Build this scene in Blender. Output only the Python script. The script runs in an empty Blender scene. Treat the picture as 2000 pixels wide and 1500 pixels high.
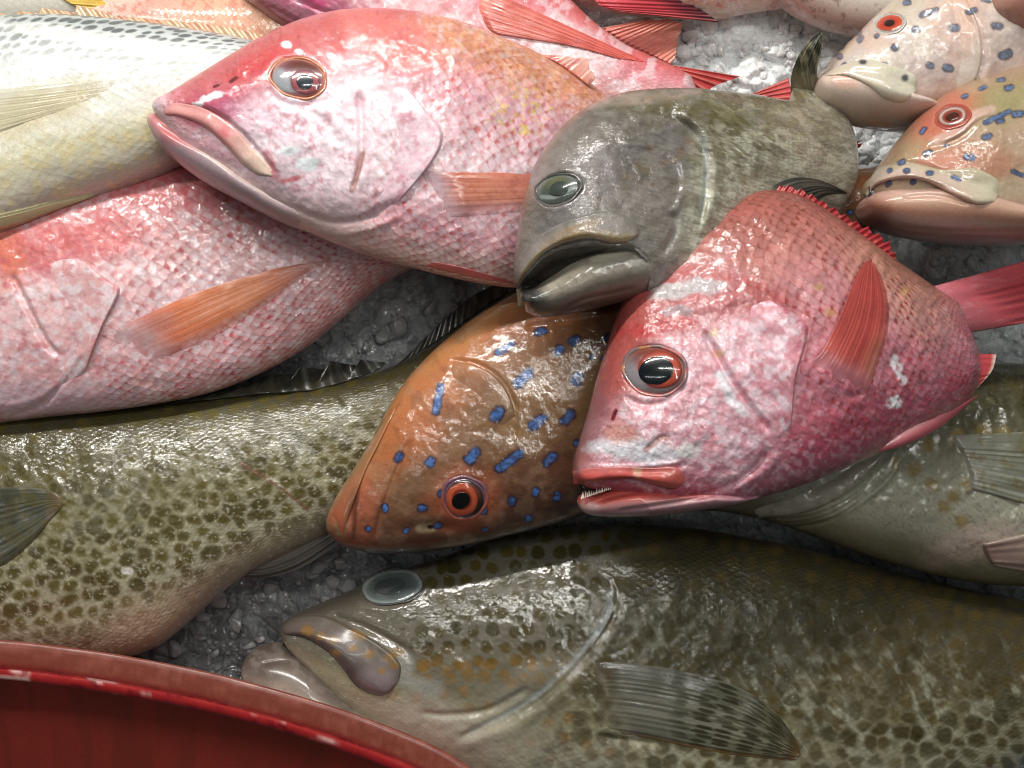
import bpy, math, random
import numpy as np
from mathutils import Matrix, Vector
random.seed(7); np.random.seed(7)
# ------------------------------------------------------------------ camera, world, lamps
SC = bpy.context.scene
BED = Matrix.Rotation(math.radians(24), 4, 'X')      # the ice bed slopes down towards the customer
F = 1944.4; DCAM = 0.972                              # focal length in photo pixels, camera height over the bed (m)
cam = bpy.data.cameras.new('camera'); cam.lens = 35; cam.sensor_width = 36
cam.clip_start = 0.02; cam.clip_end = 60
cam_o = bpy.data.objects.new('camera', cam); SC.collection.objects.link(cam_o)
cam_o.matrix_world = BED @ Matrix.Translation((0, 0, DCAM))
SC.camera = cam_o
cam.dof.use_dof = True; cam.dof.focus_distance = 0.775; cam.dof.aperture_fstop = 26.0
W = bpy.data.worlds.new('World'); SC.world = W; W.use_nodes = True
W.node_tree.nodes['Background'].inputs[0].default_value = (0.80, 0.88, 0.90, 1)
W.node_tree.nodes['Background'].inputs[1].default_value = 0.04
def area(name, loc, aim, sx, sy, power, col):
    l = bpy.data.lights.new(name, 'AREA'); l.shape = 'RECTANGLE'; l.size = sx; l.size_y = sy
    l.energy = power; l.color = col
    o = bpy.data.objects.new(name, l); SC.collection.objects.link(o)
    q = (Vector(aim) - Vector(loc)).to_track_quat('-Z', 'Y').to_matrix().to_4x4()
    o.matrix_world = BED @ Matrix.Translation(loc) @ q
    return o
area('ceiling_tube_light', (-0.30, 0.98, 1.00), (-0.15, 0.25, 0.1), 1.3, 0.05, 21, (1.0, 0.97, 0.91))
area('ceiling_tube_light', (0.10, 0.52, 1.50), (0.1, 0.1, 0), 1.4, 0.03, 7.0, (1.0, 0.98, 0.93))
area('ceiling_tube_light', (0.35, 0.10, 1.60), (0.1, 0.0, 0), 0.9, 0.03, 3.6, (0.98, 1.0, 0.96))
area('ceiling_tube_light', (-0.75, -0.05, 1.50), (0, 0, 0), 0.03, 0.9, 1.1, (0.95, 1.0, 0.98))
SC.view_settings.view_transform = 'Standard'; SC.view_settings.look = 'None'
SC.view_settings.exposure = 0.0; SC.view_settings.gamma = 1.0
SC.cycles.max_bounces = 8; SC.cycles.transmission_bounces = 6; SC.cycles.transparent_max_bounces = 8
SC.cycles.caustics_reflective = False; SC.cycles.caustics_refractive = False
SC.cycles.sample_clamp_indirect = 4.0; SC.cycles.filter_width = 1.05

# ------------------------------------------------------------------ numeric helpers
def _h(ix, iy, seed):
    n = (ix.astype(np.int64) * 374761393 + iy.astype(np.int64) * 668265263 + int(seed) * 1442695041) & 0x7fffffff
    n = ((n ^ (n >> 13)) * 1274126177) & 0x7fffffff
    n = (n ^ (n >> 16)) & 0xffffff
    return n / float(0xffffff)
def vn(x, y, seed=0):
    ix = np.floor(x); iy = np.floor(y); fx = x - ix; fy = y - iy
    fx = fx * fx * (3 - 2 * fx); fy = fy * fy * (3 - 2 * fy)
    a = _h(ix, iy, seed); b = _h(ix + 1, iy, seed); c = _h(ix, iy + 1, seed); d = _h(ix + 1, iy + 1, seed)
    return (a * (1 - fx) + b * fx) * (1 - fy) + (c * (1 - fx) + d * fx) * fy
def fbm(x, y, seed=0, o=4):
    r = 0; a = 0.5; t = 0
    for k in range(o):
        r = r + a * vn(x * 2 ** k + 17.3 * k, y * 2 ** k - 9.1 * k, seed + k * 31); t += a; a *= 0.55
    return r / t
def cellf(x, y, jit=0.7, seed=0, hexa=False):
    if hexa: y = y / .866
    ix = np.floor(x); iy = np.floor(y)
    best = np.full(x.shape, 9.0); rid = np.zeros(x.shape)
    for dx in (-1, 0, 1):
        for dy in (-1, 0, 1):
            cx = ix + dx; cy = iy + dy
            px = cx + .5 + (.5 * np.mod(cy, 2) if hexa else 0) + (_h(cx, cy, seed) - .5) * jit; py = cy + .5 + (_h(cx, cy, seed + 5) - .5) * jit
            d = np.hypot(x - px, (y - py) * (.866 if hexa else 1)); m = d < best
            best = np.where(m, d, best); rid = np.where(m, _h(cx, cy, seed + 9), rid)
    return best, rid
def ss(a, b, x):
    t = np.clip((x - a) / (b - a), 0, 1); return t * t * (3 - 2 * t)
def C(h):
    v = np.array([int(h[i:i + 2], 16) / 255 for i in (0, 2, 4)])
    return np.where(v <= 0.04045, v / 12.92, ((v + 0.055) / 1.055) ** 2.4)
def mix(a, b, f):
    return a * (1 - f[:, None]) + b * f[:, None]
def curve(pts, n, closed=False):
    """Catmull-Rom through pts, resampled to n points of equal arc length"""
    p = np.array(pts, float)
    if len(p) == 2: q = p[0] + (p[1] - p[0]) * np.linspace(0, 1, 60)[:, None]
    else:
        e = np.vstack([2 * p[0] - p[1], p, 2 * p[-1] - p[-2]]); out = []
        for i in range(1, len(e) - 2):
            a, b, c, d = e[i - 1], e[i], e[i + 1], e[i + 2]
            for t in np.linspace(0, 1, 24, endpoint=False):
                out.append(.5 * ((2 * b) + (-a + c) * t + (2 * a - 5 * b + 4 * c - d) * t * t + (-a + 3 * b - 3 * c + d) * t ** 3))
        out.append(p[-1]); q = np.array(out)
    L = np.r_[0, np.cumsum(np.hypot(*np.diff(q, axis=0).T))]
    u = n if isinstance(n, np.ndarray) else np.linspace(0, 1, n)
    return np.c_[np.interp(u * L[-1], L, q[:, 0]), np.interp(u * L[-1], L, q[:, 1])]
def polyd(x, y, pts, n=22):
    """distance to a polyline, and the sign of the side (+ = right-hand side walking along, image y down)"""
    q = curve(pts, n); best = np.full(x.shape, 1e9); sg = np.zeros(x.shape); uu = np.zeros(x.shape)
    for i in range(len(q) - 1):
        ax, ay = q[i]; bx, by = q[i + 1]; dx, dy = bx - ax, by - ay; l2 = dx * dx + dy * dy + 1e-9
        t = np.clip(((x - ax) * dx + (y - ay) * dy) / l2, 0, 1)
        ex = x - ax - t * dx; ey = y - ay - t * dy; d = np.hypot(ex, ey); m = d < best
        best = np.where(m, d, best); sg = np.where(m, np.sign(dx * ey - dy * ex), sg); uu = np.where(m, (i + t) / (len(q) - 1), uu)
    return best, sg, uu
def inpoly(x, y, poly):
    p = np.array(poly, float); c = np.zeros(x.shape, bool); j = len(p) - 1
    for i in range(len(p)):
        xi, yi = p[i]; xj, yj = p[j]
        m = ((yi > y) != (yj > y)) & (x < (xj - xi) * (y - yi) / (yj - yi + 1e-12) + xi); c ^= m; j = i
    return c
def unproj(px, py, z):
    k = (DCAM - z) / F
    return np.stack([(px - 1000) * k, (750 - py) * k, z + 0 * px], -1)
def proj(P):
    k = F / (DCAM - P[..., 2])
    return 1000 + P[..., 0] * k, 750 - P[..., 1] * k

class Ctx: pass
class Ctx(object):
    def __init__(s, x, y, a, b): s.x, s.y, s.s, s.t = x, y, a, b
    def n(s, sc, seed=0, o=4, st=1.0, ang=0):
        c, k = math.cos(math.radians(ang)), math.sin(math.radians(ang))
        return fbm((s.x * c + s.y * k) / sc / st, (-s.x * k + s.y * c) / sc, seed, o)
    def blob(s, x, y, rx, ry=None, rot=0, soft=.5, warp=.35, seed=1, sc=30):
        ry = ry or rx; c, k = math.cos(math.radians(rot)), math.sin(math.radians(rot))
        dx, dy = s.x - x, s.y - y
        d = np.hypot((dx * c + dy * k) / rx, (-dx * k + dy * c) / ry)
        if warp: d = d + (fbm(s.x / sc, s.y / sc, seed, 3) - .5) * 2 * warp
        return 1 - ss(1 - soft, 1 + soft, d)
    def line(s, pts, w, soft=.5, warp=0.0, seed=3):
        d, sg, u = polyd(s.x, s.y, pts); d = d / w
        if warp: d = d + (fbm(s.x / 14, s.y / 14, seed, 3) - .5) * 2 * warp
        return 1 - ss(1 - soft, 1 + soft, d)
def grad(t, stops):
    ts = [a for a, _ in stops]; cs = np.array([c for _, c in stops])
    return np.stack([np.interp(t, ts, cs[:, k]) for k in range(3)], -1)

# ------------------------------------------------------------------ materials
MATS = {}
def skin(name, rough=0.42, coat=1.0, crough=0.10, scale_h=0.0007, mic=0.00022, mic_scale=290, sss=0.06, alpha=None, srand=.28):
    if name in MATS: return MATS[name]
    m = bpy.data.materials.new(name); m.use_nodes = True; nt = m.node_tree; N = nt.nodes; L = nt.links
    b = N['Principled BSDF']
    def nd(t, **k):
        o = N.new(t)
        for a, v in k.items(): setattr(o, a, v)
        return o
    def mth(op, a, c=None, d=None):
        o = nd('ShaderNodeMath', operation=op)
        for i, v in enumerate((a, c, d)):
            if v is None: continue
            if isinstance(v, (int, float)): o.inputs[i].default_value = v
            else: L.new(v, o.inputs[i])
        return o.outputs[0]
    col = nd('ShaderNodeAttribute', attribute_name='Col'); sc = nd('ShaderNodeAttribute', attribute_name='Sc')
    mk = nd('ShaderNodeAttribute', attribute_name='Msk'); uv = nd('ShaderNodeAttribute', attribute_name='uvc')
    sep = nd('ShaderNodeSeparateColor'); L.new(mk.outputs['Color'], sep.inputs[0])
    rot = nd('ShaderNodeVectorRotate', rotation_type='Z_AXIS'); rot.inputs['Angle'].default_value = math.pi / 4
    tc = nd('ShaderNodeTexCoord')
    wn = nd('ShaderNodeTexNoise'); wn.inputs['Scale'].default_value = 60; L.new(tc.outputs['Object'], wn.inputs['Vector'])
    wv = nd('ShaderNodeVectorMath', operation='MULTIPLY_ADD'); L.new(wn.outputs['Color'], wv.inputs[0]); wv.inputs[1].default_value = (.7, .7, 0)
    L.new(uv.outputs['Vector'], wv.inputs[2]); L.new(wv.outputs[0], rot.inputs['Vector'])
    vo = nd('ShaderNodeTexVoronoi', voronoi_dimensions='2D', feature='F1'); vo.inputs['Scale'].default_value = 1.0
    vo.inputs['Randomness'].default_value = srand; L.new(rot.outputs[0], vo.inputs['Vector'])
    df = nd('ShaderNodeVectorMath', operation='SUBTRACT'); L.new(rot.outputs[0], df.inputs[0]); L.new(vo.outputs['Position'], df.inputs[1])
    rb = nd('ShaderNodeVectorRotate', rotation_type='Z_AXIS'); rb.inputs['Angle'].default_value = -math.pi / 4; L.new(df.outputs[0], rb.inputs['Vector'])
    sx = nd('ShaderNodeSeparateXYZ'); L.new(rb.outputs[0], sx.inputs[0])
    dx = sx.outputs['X']; dy = sx.outputs['Y']
    n2 = nd('ShaderNodeTexNoise'); n2.inputs['Scale'].default_value = 260; n2.inputs['Detail'].default_value = 3; L.new(tc.outputs['Object'], n2.inputs['Vector'])
    base = mth('ADD', mth('MULTIPLY', dx, -1.3), mth('MULTIPLY', mth('ABSOLUTE', dy), -0.7))
    rs = nd('ShaderNodeSeparateColor'); L.new(vo.outputs['Color'], rs.inputs[0])
    e = mth('ADD', base, mth('ADD', mth('MULTIPLY', mth('SUBTRACT', n2.outputs['Fac'], 0.5), 1.1), mth('MULTIPLY', mth('SUBTRACT', rs.outputs[0], 0.5), 0.35)))
    mr = nd('ShaderNodeMapRange', interpolation_type='SMOOTHSTEP'); L.new(e, mr.inputs[0]); mr.inputs[1].default_value = 0.0; mr.inputs[2].default_value = 0.62
    ve = nd('ShaderNodeTexVoronoi', voronoi_dimensions='2D', feature='DISTANCE_TO_EDGE'); ve.inputs['Scale'].default_value = 1.0
    ve.inputs['Randomness'].default_value = srand; L.new(rot.outputs[0], ve.inputs['Vector'])
    ln = nd('ShaderNodeMapRange', interpolation_type='SMOOTHSTEP'); L.new(ve.outputs['Distance'], ln.inputs[0]); ln.inputs[1].default_value = .02; ln.inputs[2].default_value = .20; ln.inputs[3].default_value = 1; ln.inputs[4].default_value = 0
    n4 = nd('ShaderNodeTexNoise'); n4.inputs['Scale'].default_value = 45; n4.inputs['Detail'].default_value = 3; L.new(tc.outputs['Object'], n4.inputs['Vector'])
    nr4 = nd('ShaderNodeMapRange'); nr4.inputs[1].default_value = .35; nr4.inputs[2].default_value = .62; nr4.inputs[3].default_value = .25; nr4.inputs[4].default_value = 1; L.new(n4.outputs['Fac'], nr4.inputs[0])
    fac = mth('MULTIPLY', mth('MULTIPLY', mth('MAXIMUM', mth('MULTIPLY', ln.outputs[0], .30), mth('MULTIPLY', mr.outputs[0], .85)), nr4.outputs[0]), sep.outputs[0])
    mx = nd('ShaderNodeMix', data_type='RGBA'); L.new(fac, mx.inputs[0]); L.new(col.outputs['Color'], mx.inputs[6]); L.new(sc.outputs['Color'], mx.inputs[7])
    # fine pigment mottling
    n3 = nd('ShaderNodeTexNoise'); n3.inputs['Scale'].default_value = 420; n3.inputs['Detail'].default_value = 4; n3.inputs['Roughness'].default_value = .7; L.new(tc.outputs['Object'], n3.inputs['Vector'])
    mg = mth('ADD', mth('MULTIPLY', n3.outputs['Fac'], 0.55), 0.73)
    pm = mth('ADD', mth('MULTIPLY', mth('MULTIPLY', mth('SUBTRACT', rs.outputs[1], 0.5), 0.28), sep.outputs[0]), 1.0)
    mul = nd('ShaderNodeVectorMath', operation='SCALE'); L.new(mx.outputs[2], mul.inputs[0]); L.new(mth('MULTIPLY', mg, pm), mul.inputs['Scale'])
    L.new(mul.outputs[0], b.inputs['Base Color'])
    hh = mth('SUBTRACT', mth('MULTIPLY', dx, 0.8), mth('MULTIPLY', mth('MULTIPLY', dy, dy), 0.6))
    b1 = nd('ShaderNodeBump'); b1.inputs['Strength'].default_value = 1; b1.inputs['Distance'].default_value = scale_h
    L.new(mth('MULTIPLY', hh, sep.outputs[1]), b1.inputs['Height'])
    mn = nd('ShaderNodeTexNoise'); mn.inputs['Scale'].default_value = mic_scale; mn.inputs['Detail'].default_value = 2.5; mn.inputs['Distortion'].default_value = 2.2
    L.new(tc.outputs['Object'], mn.inputs['Vector'])
    mn2 = nd('ShaderNodeTexNoise'); mn2.inputs['Scale'].default_value = mic_scale * .36; mn2.inputs['Detail'].default_value = 2; mn2.inputs['Distortion'].default_value = .8
    L.new(tc.outputs['Object'], mn2.inputs['Vector'])
    mh = mth('ADD', mn.outputs['Fac'], mth('MULTIPLY', mn2.outputs['Fac'], 1.0))
    b2 = nd('ShaderNodeBump'); b2.inputs['Distance'].default_value = mic * 1.45
    L.new(mth('MULTIPLY', mh, sep.outputs[2]), b2.inputs['Height']); L.new(b1.outputs[0], b2.inputs['Normal'])
    b3 = nd('ShaderNodeBump'); b3.inputs['Distance'].default_value = mic * 1.6
    L.new(mth('MULTIPLY', mh, sep.outputs[2]), b3.inputs['Height']); L.new(b1.outputs[0], b3.inputs['Normal'])
    L.new(b3.outputs[0], b.inputs['Normal']); L.new(b2.outputs[0], b.inputs['Coat Normal'])
    b.inputs['Roughness'].default_value = rough; b.inputs['Coat Weight'].default_value = coat; b.inputs['Coat Roughness'].default_value = crough
    b.inputs['Coat IOR'].default_value = 1.7; b.inputs['Specular IOR Level'].default_value = .3
    wt = nd('ShaderNodeTexNoise'); wt.inputs['Scale'].default_value = 38; wt.inputs['Detail'].default_value = 3; L.new(tc.outputs['Object'], wt.inputs['Vector'])
    wr = nd('ShaderNodeMapRange'); wr.inputs[1].default_value = .35; wr.inputs[2].default_value = .6; wr.inputs[3].default_value = coat * .25; wr.inputs[4].default_value = coat
    L.new(wt.outputs['Fac'], wr.inputs[0]); L.new(wr.outputs[0], b.inputs['Coat Weight'])
    b.inputs['Subsurface Weight'].default_value = sss; b.inputs['Subsurface Radius'].default_value = (1, .45, .3); b.inputs['Subsurface Scale'].default_value = 0.004
    if alpha: L.new(mk.outputs['Alpha'], b.inputs['Alpha'])
    MATS[name] = m; return m
M_SN = skin('scaled_snapper_skin', rough=.38, coat=.75, crough=.035, scale_h=.0011, mic=.00013)
M_GR = skin('slimy_grouper_skin', rough=.42, crough=.03, scale_h=.0008, mic=.00019, srand=.45)
M_CO = skin('smooth_coral_grouper_skin', rough=.38, crough=.03, scale_h=.0003, mic=.00012, srand=.6)
M_LIP = skin('lip_skin', rough=.4, coat=.6, crough=.16, scale_h=.0001, mic=.00008)
M_FIN = skin('fin_membrane', rough=.4, coat=.7, crough=.12, scale_h=.0002, mic=.00010, sss=.0, alpha=1)
def plain(name, col, rough=.4, coat=0., bump=0, bscale=200, crough=.03, **kw):
    m = bpy.data.materials.new(name); m.use_nodes = True; nt = m.node_tree; b = nt.nodes['Principled BSDF']
    n = nt.nodes.new('ShaderNodeTexNoise'); n.inputs['Scale'].default_value = bscale; n.inputs['Detail'].default_value = 4
    tc = nt.nodes.new('ShaderNodeTexCoord'); nt.links.new(tc.outputs['Object'], n.inputs['Vector'])
    r = nt.nodes.new('ShaderNodeValToRGB'); r.color_ramp.elements[0].position = .3; r.color_ramp.elements[1].position = .7
    c = np.array(col[:3]); r.color_ramp.elements[0].color = (*(c * .75), 1); r.color_ramp.elements[1].color = (*np.minimum(c * 1.2, 1), 1)
    nt.links.new(n.outputs['Fac'], r.inputs[0]); nt.links.new(r.outputs[0], b.inputs['Base Color'])
    b.inputs['Roughness'].default_value = rough; b.inputs['Coat Weight'].default_value = coat; b.inputs['Coat Roughness'].default_value = crough
    if bump:
        bn = nt.nodes.new('ShaderNodeBump'); bn.inputs['Distance'].default_value = bump; nt.links.new(n.outputs['Fac'], bn.inputs['Height'])
        nt.links.new(bn.outputs[0], b.inputs['Normal'])
    for k, v in kw.items(): b.inputs[k.replace('_', ' ')].default_value = v
    return m
M_EYE = skin('wet_eye', rough=.25, coat=1, crough=.02, scale_h=.0001, mic=.00005, mic_scale=220, sss=0)
M_TOOTH = plain('tooth_enamel', (.75, .68, .58), .3)

# ------------------------------------------------------------------ mesh building
def mkmesh(name, V, quads, col=None, scc=None, msk=None, uvc=None, mat=None, ngons=(), origin=None):
    me = bpy.data.meshes.new(name)
    V = V - np.array(origin) if origin is not None else V
    nq = len(quads); extra = sum(len(g) for g in ngons)
    me.vertices.add(len(V)); me.vertices.foreach_set('co', V.astype(np.float32).ravel())
    me.loops.add(nq * 4 + extra); me.polygons.add(nq + len(ngons))
    li = np.r_[quads.ravel(), np.concatenate([np.array(g) for g in ngons]) if ngons else np.array([], int)].astype(np.int32)
    st = np.r_[np.arange(nq) * 4, nq * 4 + np.cumsum([0] + [len(g) for g in ngons])[:-1] if ngons else np.array([], int)].astype(np.int32)
    me.loops.foreach_set('vertex_index', li); me.polygons.foreach_set('loop_start', st)
    me.polygons.foreach_set('use_smooth', np.ones(nq + len(ngons), bool))
    me.update(calc_edges=True)
    for nm, a in (('Col', col), ('Sc', scc), ('Msk', msk)):
        if a is not None:
            at = me.color_attributes.new(nm, 'FLOAT_COLOR', 'POINT')
            at.data.foreach_set('color', (a if a.shape[1] == 4 else np.c_[a, np.ones(len(a))]).astype(np.float32).ravel())
    if uvc is not None:
        at = me.attributes.new('uvc', 'FLOAT_VECTOR', 'POINT')
        at.data.foreach_set('vector', np.c_[uvc, np.zeros(len(uvc))].astype(np.float32).ravel())
    if mat: me.materials.append(mat)
    return me

class Fish:
    """one fish: an Empty with a lofted body, fins, jaws and eyes as children"""
    def __init__(s, name, label, cat, group, base_px, z):
        s.o = bpy.data.objects.new(name, None); SC.collection.objects.link(s.o); s.o.empty_display_size = .02
        s.org = unproj(np.array(base_px[0], float), np.array(base_px[1], float), np.array(max(z - .04, 0)))
        s.o.matrix_world = BED @ Matrix.Translation(s.org)
        s.o['label'] = label; s.o['category'] = cat
        if group: s.o['group'] = group
        s.k = 1.0; s.c = 4; s.hz = None; s.zp = lambda x, y: 0 * x + z
    def link(s, name, me, parent=None, label=None):
        o = bpy.data.objects.new(name, me); SC.collection.objects.link(o); o.parent = parent or s.o
        if label: o['label'] = label
        return o
    # height map of what is built so far, in photo-pixel cells
    def splat(s, V, only_up=True):
        x, y = proj(V); c = s.c; gx = ((x + 700) / c).astype(int); gy = ((y + 500) / c).astype(int)
        Wd, Hd = 3400 // c, 2700 // c
        ok = (gx >= 0) & (gx < Wd) & (gy >= 0) & (gy < Hd); gx, gy, z = gx[ok], gy[ok], V[ok, 2]
        mx = np.full((Hd, Wd), -9.0); np.maximum.at(mx, (gy, gx), z)
        if s.hz is None: s.hz = mx
        else: s.hz = np.maximum(s.hz, mx)
    def csplat(s, k, col):
        gx = np.clip(((k.x + 700) / s.c).astype(int), 0, 3400 // s.c - 1); gy = np.clip(((k.y + 500) / s.c).astype(int), 0, 2700 // s.c - 1)
        if not hasattr(s, 'cm'): s.cm = np.zeros((2700 // s.c, 3400 // s.c, 4))
        np.add.at(s.cm, (gy, gx), np.c_[col, np.ones(len(col))])
    def col_at(s, k):
        gx = np.clip(((k.x + 700) / s.c).astype(int), 0, 3400 // s.c - 1); gy = np.clip(((k.y + 500) / s.c).astype(int), 0, 2700 // s.c - 1)
        a = s.cm[gy, gx]; m = s.cm[..., :3].sum((0, 1)) / s.cm[..., 3].sum()
        return np.where(a[:, 3:] > 0, a[:, :3] / np.maximum(a[:, 3:], 1), m[None])
    def fin(s, name, lead, trail, paint, n=20, T=.0014, amp=.00035, fade=(.55, .75, .7), blur=8, **kw):
        """paired fin lying back on the flank: leading and trailing edge from base to tip; paint sees s along the rays, t across"""
        def pt(k):
            q = Ctx(k.x, k.y, k.t, k.s); r = list(paint(q)); m = r[1]; r[0] = mix(s.col_at(k) / s.k, r[0], .15 + .85 * ss(.02, .22, q.s))
            al = 1 - fade[2] * ss(fade[0], 1, q.t) * ss(.0, .25, q.s) - fade[2] * ss(fade[1], 1, q.s); al = al * (.45 + .55 * ss(.0, .15, q.s)); r[1] = np.c_[m, np.clip(al, .1, 1)]; return r
        return s.patch(name, lead, trail, lambda S, t: -.0002 + (T + .0002) * ss(0, .18, t) * (1 - .6 * t) * np.clip(1 - np.abs(2 * S - 1) ** 8, 0, 1), pt, M_FIN, blur=blur,
                       ridge=lambda S, t: amp * .6 * RC(2 * np.pi * n * (S + .004 * np.sin(9 * t)) * 1.2) * ss(0, .15, t), **kw)
    def hmap(s, blur=1):
        h = s.hz.copy(); v = h > -5; h[~v] = 0; w = v.astype(float)
        for _ in range(14):                         # fill outwards from the body
            hw = h * w; sh = lambda a: a + np.roll(a, 1, 0) + np.roll(a, -1, 0) + np.roll(a, 1, 1) + np.roll(a, -1, 1)
            a, b = sh(hw), sh(w); nh = np.where(b > 0, a / np.maximum(b, 1e-9), 0)
            h = np.where(w > 0, h, nh); w = np.where(w > 0, w, (b > 0).astype(float))
        for _ in range(blur):
            a = sh(h * w); b = sh(w); h = np.where(w > 0, a / np.maximum(b, 1e-9), 0)
        return h, w
    def z_at(s, x, y, blur=1):
        key = blur
        if getattr(s, '_k', None) != (key, id(s.hz)): s._m = s.hmap(blur); s._k = (key, id(s.hz))
        h, w = s._m; c = s.c
        gx = np.clip((x + 700) / c - .5, 0, h.shape[1] - 2); gy = np.clip((y + 500) / c - .5, 0, h.shape[0] - 2)
        ix = gx.astype(int); iy = gy.astype(int); fx = gx - ix; fy = gy - iy; r = 0; wt = 0
        for ox, oy, k in ((0, 0, (1 - fx) * (1 - fy)), (1, 0, fx * (1 - fy)), (0, 1, (1 - fx) * fy), (1, 1, fx * fy)):
            kk = k * w[iy + oy, ix + ox]; r = r + h[iy + oy, ix + ox] * kk; wt = wt + kk
        return np.where(wt > 1e-6, r / np.maximum(wt, 1e-6), s.zp(x, y))
    def finish(s, name, V, quads, ctx, paint, uvc, mat, ngons=(), parent=None, label=None, splat=True):
        r = paint(ctx)
        if name == 'lower_jaw' and s.hz is not None: r = (mix(r[0], s.col_at(ctx) / s.k, .85 * ss(.55, .95, ctx.s)),) + tuple(r[1:])
        if name == 'gill_cover': r = (mix(s.col_at(ctx) / s.k, r[0], ss(.1, .6, ctx.s)),) + tuple(r[1:])
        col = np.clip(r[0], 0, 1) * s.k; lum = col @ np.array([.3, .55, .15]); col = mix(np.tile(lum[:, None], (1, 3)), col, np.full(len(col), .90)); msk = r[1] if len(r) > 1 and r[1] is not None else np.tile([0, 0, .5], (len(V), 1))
        scc = r[2] if len(r) > 2 else col * .6
        if np.ndim(scc) == 1: scc = np.tile(scc, (len(V), 1))
        if splat: s.splat(V); s.csplat(ctx, col)
        me = mkmesh(name, V, quads, col, scc, msk, uvc, mat, ngons, s.org)
        return s.link(name, me, parent, label)
    def loft(s, name, U, L, H, paint, mat, zp=None, disp=(), res=2.3, nuv=(55, 26), p=.85, end=(.05, .05), parent=None, label=None, splat=True, nb=14, umatch=None):
        """closed body between a back line U and a belly line L (photo pixels at the mid-plane), half thickness H (m)"""
        zp = zp or s.zp
        Lp = max(np.hypot(*np.diff(curve(U, 60), axis=0).T).sum(), np.hypot(*np.diff(curve(L, 60), axis=0).T).sum())
        nu = int(np.clip(Lp / res, 24, 900)); a = np.linspace(0, 1, nu + 1); u = a + .0 * a
        # cluster samples at both ends
        u = .75 * a + .25 * (0.5 - 0.5 * np.cos(np.pi * a))
        cu = curve(U, u); cl = curve(L, u); wd = np.hypot(*(cu - cl).T).max()
        ntp = int(np.clip(wd * 1.25 / res, 14, 420))
        ph = np.r_[np.linspace(0, np.pi, ntp, endpoint=False), np.linspace(np.pi, 2 * np.pi, nb, endpoint=False)]
        zu = zp(cu[:, 0], cu[:, 1]); zl = zp(cl[:, 0], cl[:, 1]); PU = unproj(cu[:, 0], cu[:, 1], zu); PL = unproj(cl[:, 0], cl[:, 1], zl)
        hs = np.interp(u, [h[0] for h in H], [h[1] for h in H])
        k = np.ones(nu + 1)
        if end[0]: k *= np.sqrt(np.clip(1 - (1 - np.clip(u / end[0], 0, 1)) ** 2, 0, 1))
        if end[1]: k *= np.sqrt(np.clip(1 - (1 - np.clip((1 - u) / end[1], 0, 1)) ** 2, 0, 1))
        hs = hs * k
        c = np.cos(ph); si = np.sin(ph); prof = np.sign(si) * np.abs(si) ** p
        prof = np.where(prof < 0, prof * .8, prof)
        V = (PU[:, None] + PL[:, None]) / 2 + (PU[:, None] - PL[:, None]) / 2 * c[None, :, None]
        V[..., 2] += hs[:, None] * prof[None]
        nr = len(ph); top = np.tile(prof > -.01, nu + 1)
        V = V.reshape(-1, 3); S = np.repeat(u, nr); T = np.tile((1 - c) / 2, nu + 1)
        x, y = proj(V)
        if disp:
            dz = s.displace(x, y, disp); wgt = np.clip(np.tile(np.clip(prof, 0, 1) ** .6, nu + 1), 0, 1)
            V[:, 2] += dz * wgt * top
        i = np.arange(nu)[:, None] * nr; j = np.arange(nr)[None]; j2 = (j + 1) % nr
        q = np.stack([i + j, i + nr + j, i + nr + j2, i + j2], -1).reshape(-1, 4)
        ng = [list(range(nr)), list(range(nu * nr + nr - 1, nu * nr - 1, -1))]
        ctx = Ctx(x, y, S, T); uvc = np.c_[S * nuv[0], np.tile(ph / np.pi, nu + 1) * nuv[1]]
        return s.finish(name, V, q, ctx, paint, uvc, mat, ng, parent, label, splat)
    def displace(s, x, y, disp):
        dz = np.zeros(x.shape)
        for d in disp:
            k = d[0]
            if k in ('g', 'r'):
                _, pts, w, dep = d; pa = np.array(pts); m = (x > pa[:, 0].min() - 4 * w) & (x < pa[:, 0].max() + 4 * w) & (y > pa[:, 1].min() - 4 * w) & (y < pa[:, 1].max() + 4 * w)
                if not m.any(): continue
                dd, _, uu = polyd(x[m], y[m], pts); dz[m] += (-1 if k == 'g' else 1) * dep * np.exp(-(dd / w) ** 2) * ss(0, .12, uu) * ss(0, .12, 1 - uu)
            elif k == 'step':                       # raised on the + side, dying off over decay
                _, pts, soft, hgt, dec = d; pa = np.array(pts); m = (x > pa[:, 0].min() - 3 * dec) & (x < pa[:, 0].max() + 3 * dec) & (y > pa[:, 1].min() - 3 * dec) & (y < pa[:, 1].max() + 3 * dec)
                dd, sg, uu = polyd(x[m], y[m], pts); sd = dd * sg
                dz[m] += hgt * ss(-soft, soft, sd) * np.exp(-np.clip(sd, 0, None) / dec) * ss(0, .15, uu) * ss(0, .15, 1 - uu)
            elif k == 'b':
                _, bx, by, rx, ry, rot, h = d; c, kk = math.cos(math.radians(rot)), math.sin(math.radians(rot))
                r2 = (((x - bx) * c + (y - by) * kk) / rx) ** 2 + ((-(x - bx) * kk + (y - by) * c) / ry) ** 2
                dz += h * np.exp(-r2)
            elif k == 'socket':
                _, bx, by, rx, ry, rot, h = d; c, kk = math.cos(math.radians(rot)), math.sin(math.radians(rot))
                r2 = np.sqrt((((x - bx) * c + (y - by) * kk) / rx) ** 2 + ((-(x - bx) * kk + (y - by) * c) / ry) ** 2)
                dz += h * .15 * np.exp(-((r2 - 1.2) / .2) ** 2) - h * ss(1.08, .85, r2)
            elif k == 'n':
                _, scl, amp, seed = d; dz += (fbm(x / scl, y / scl, seed, 4) - .5) * 2 * amp
            elif k == 'hole':
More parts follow.
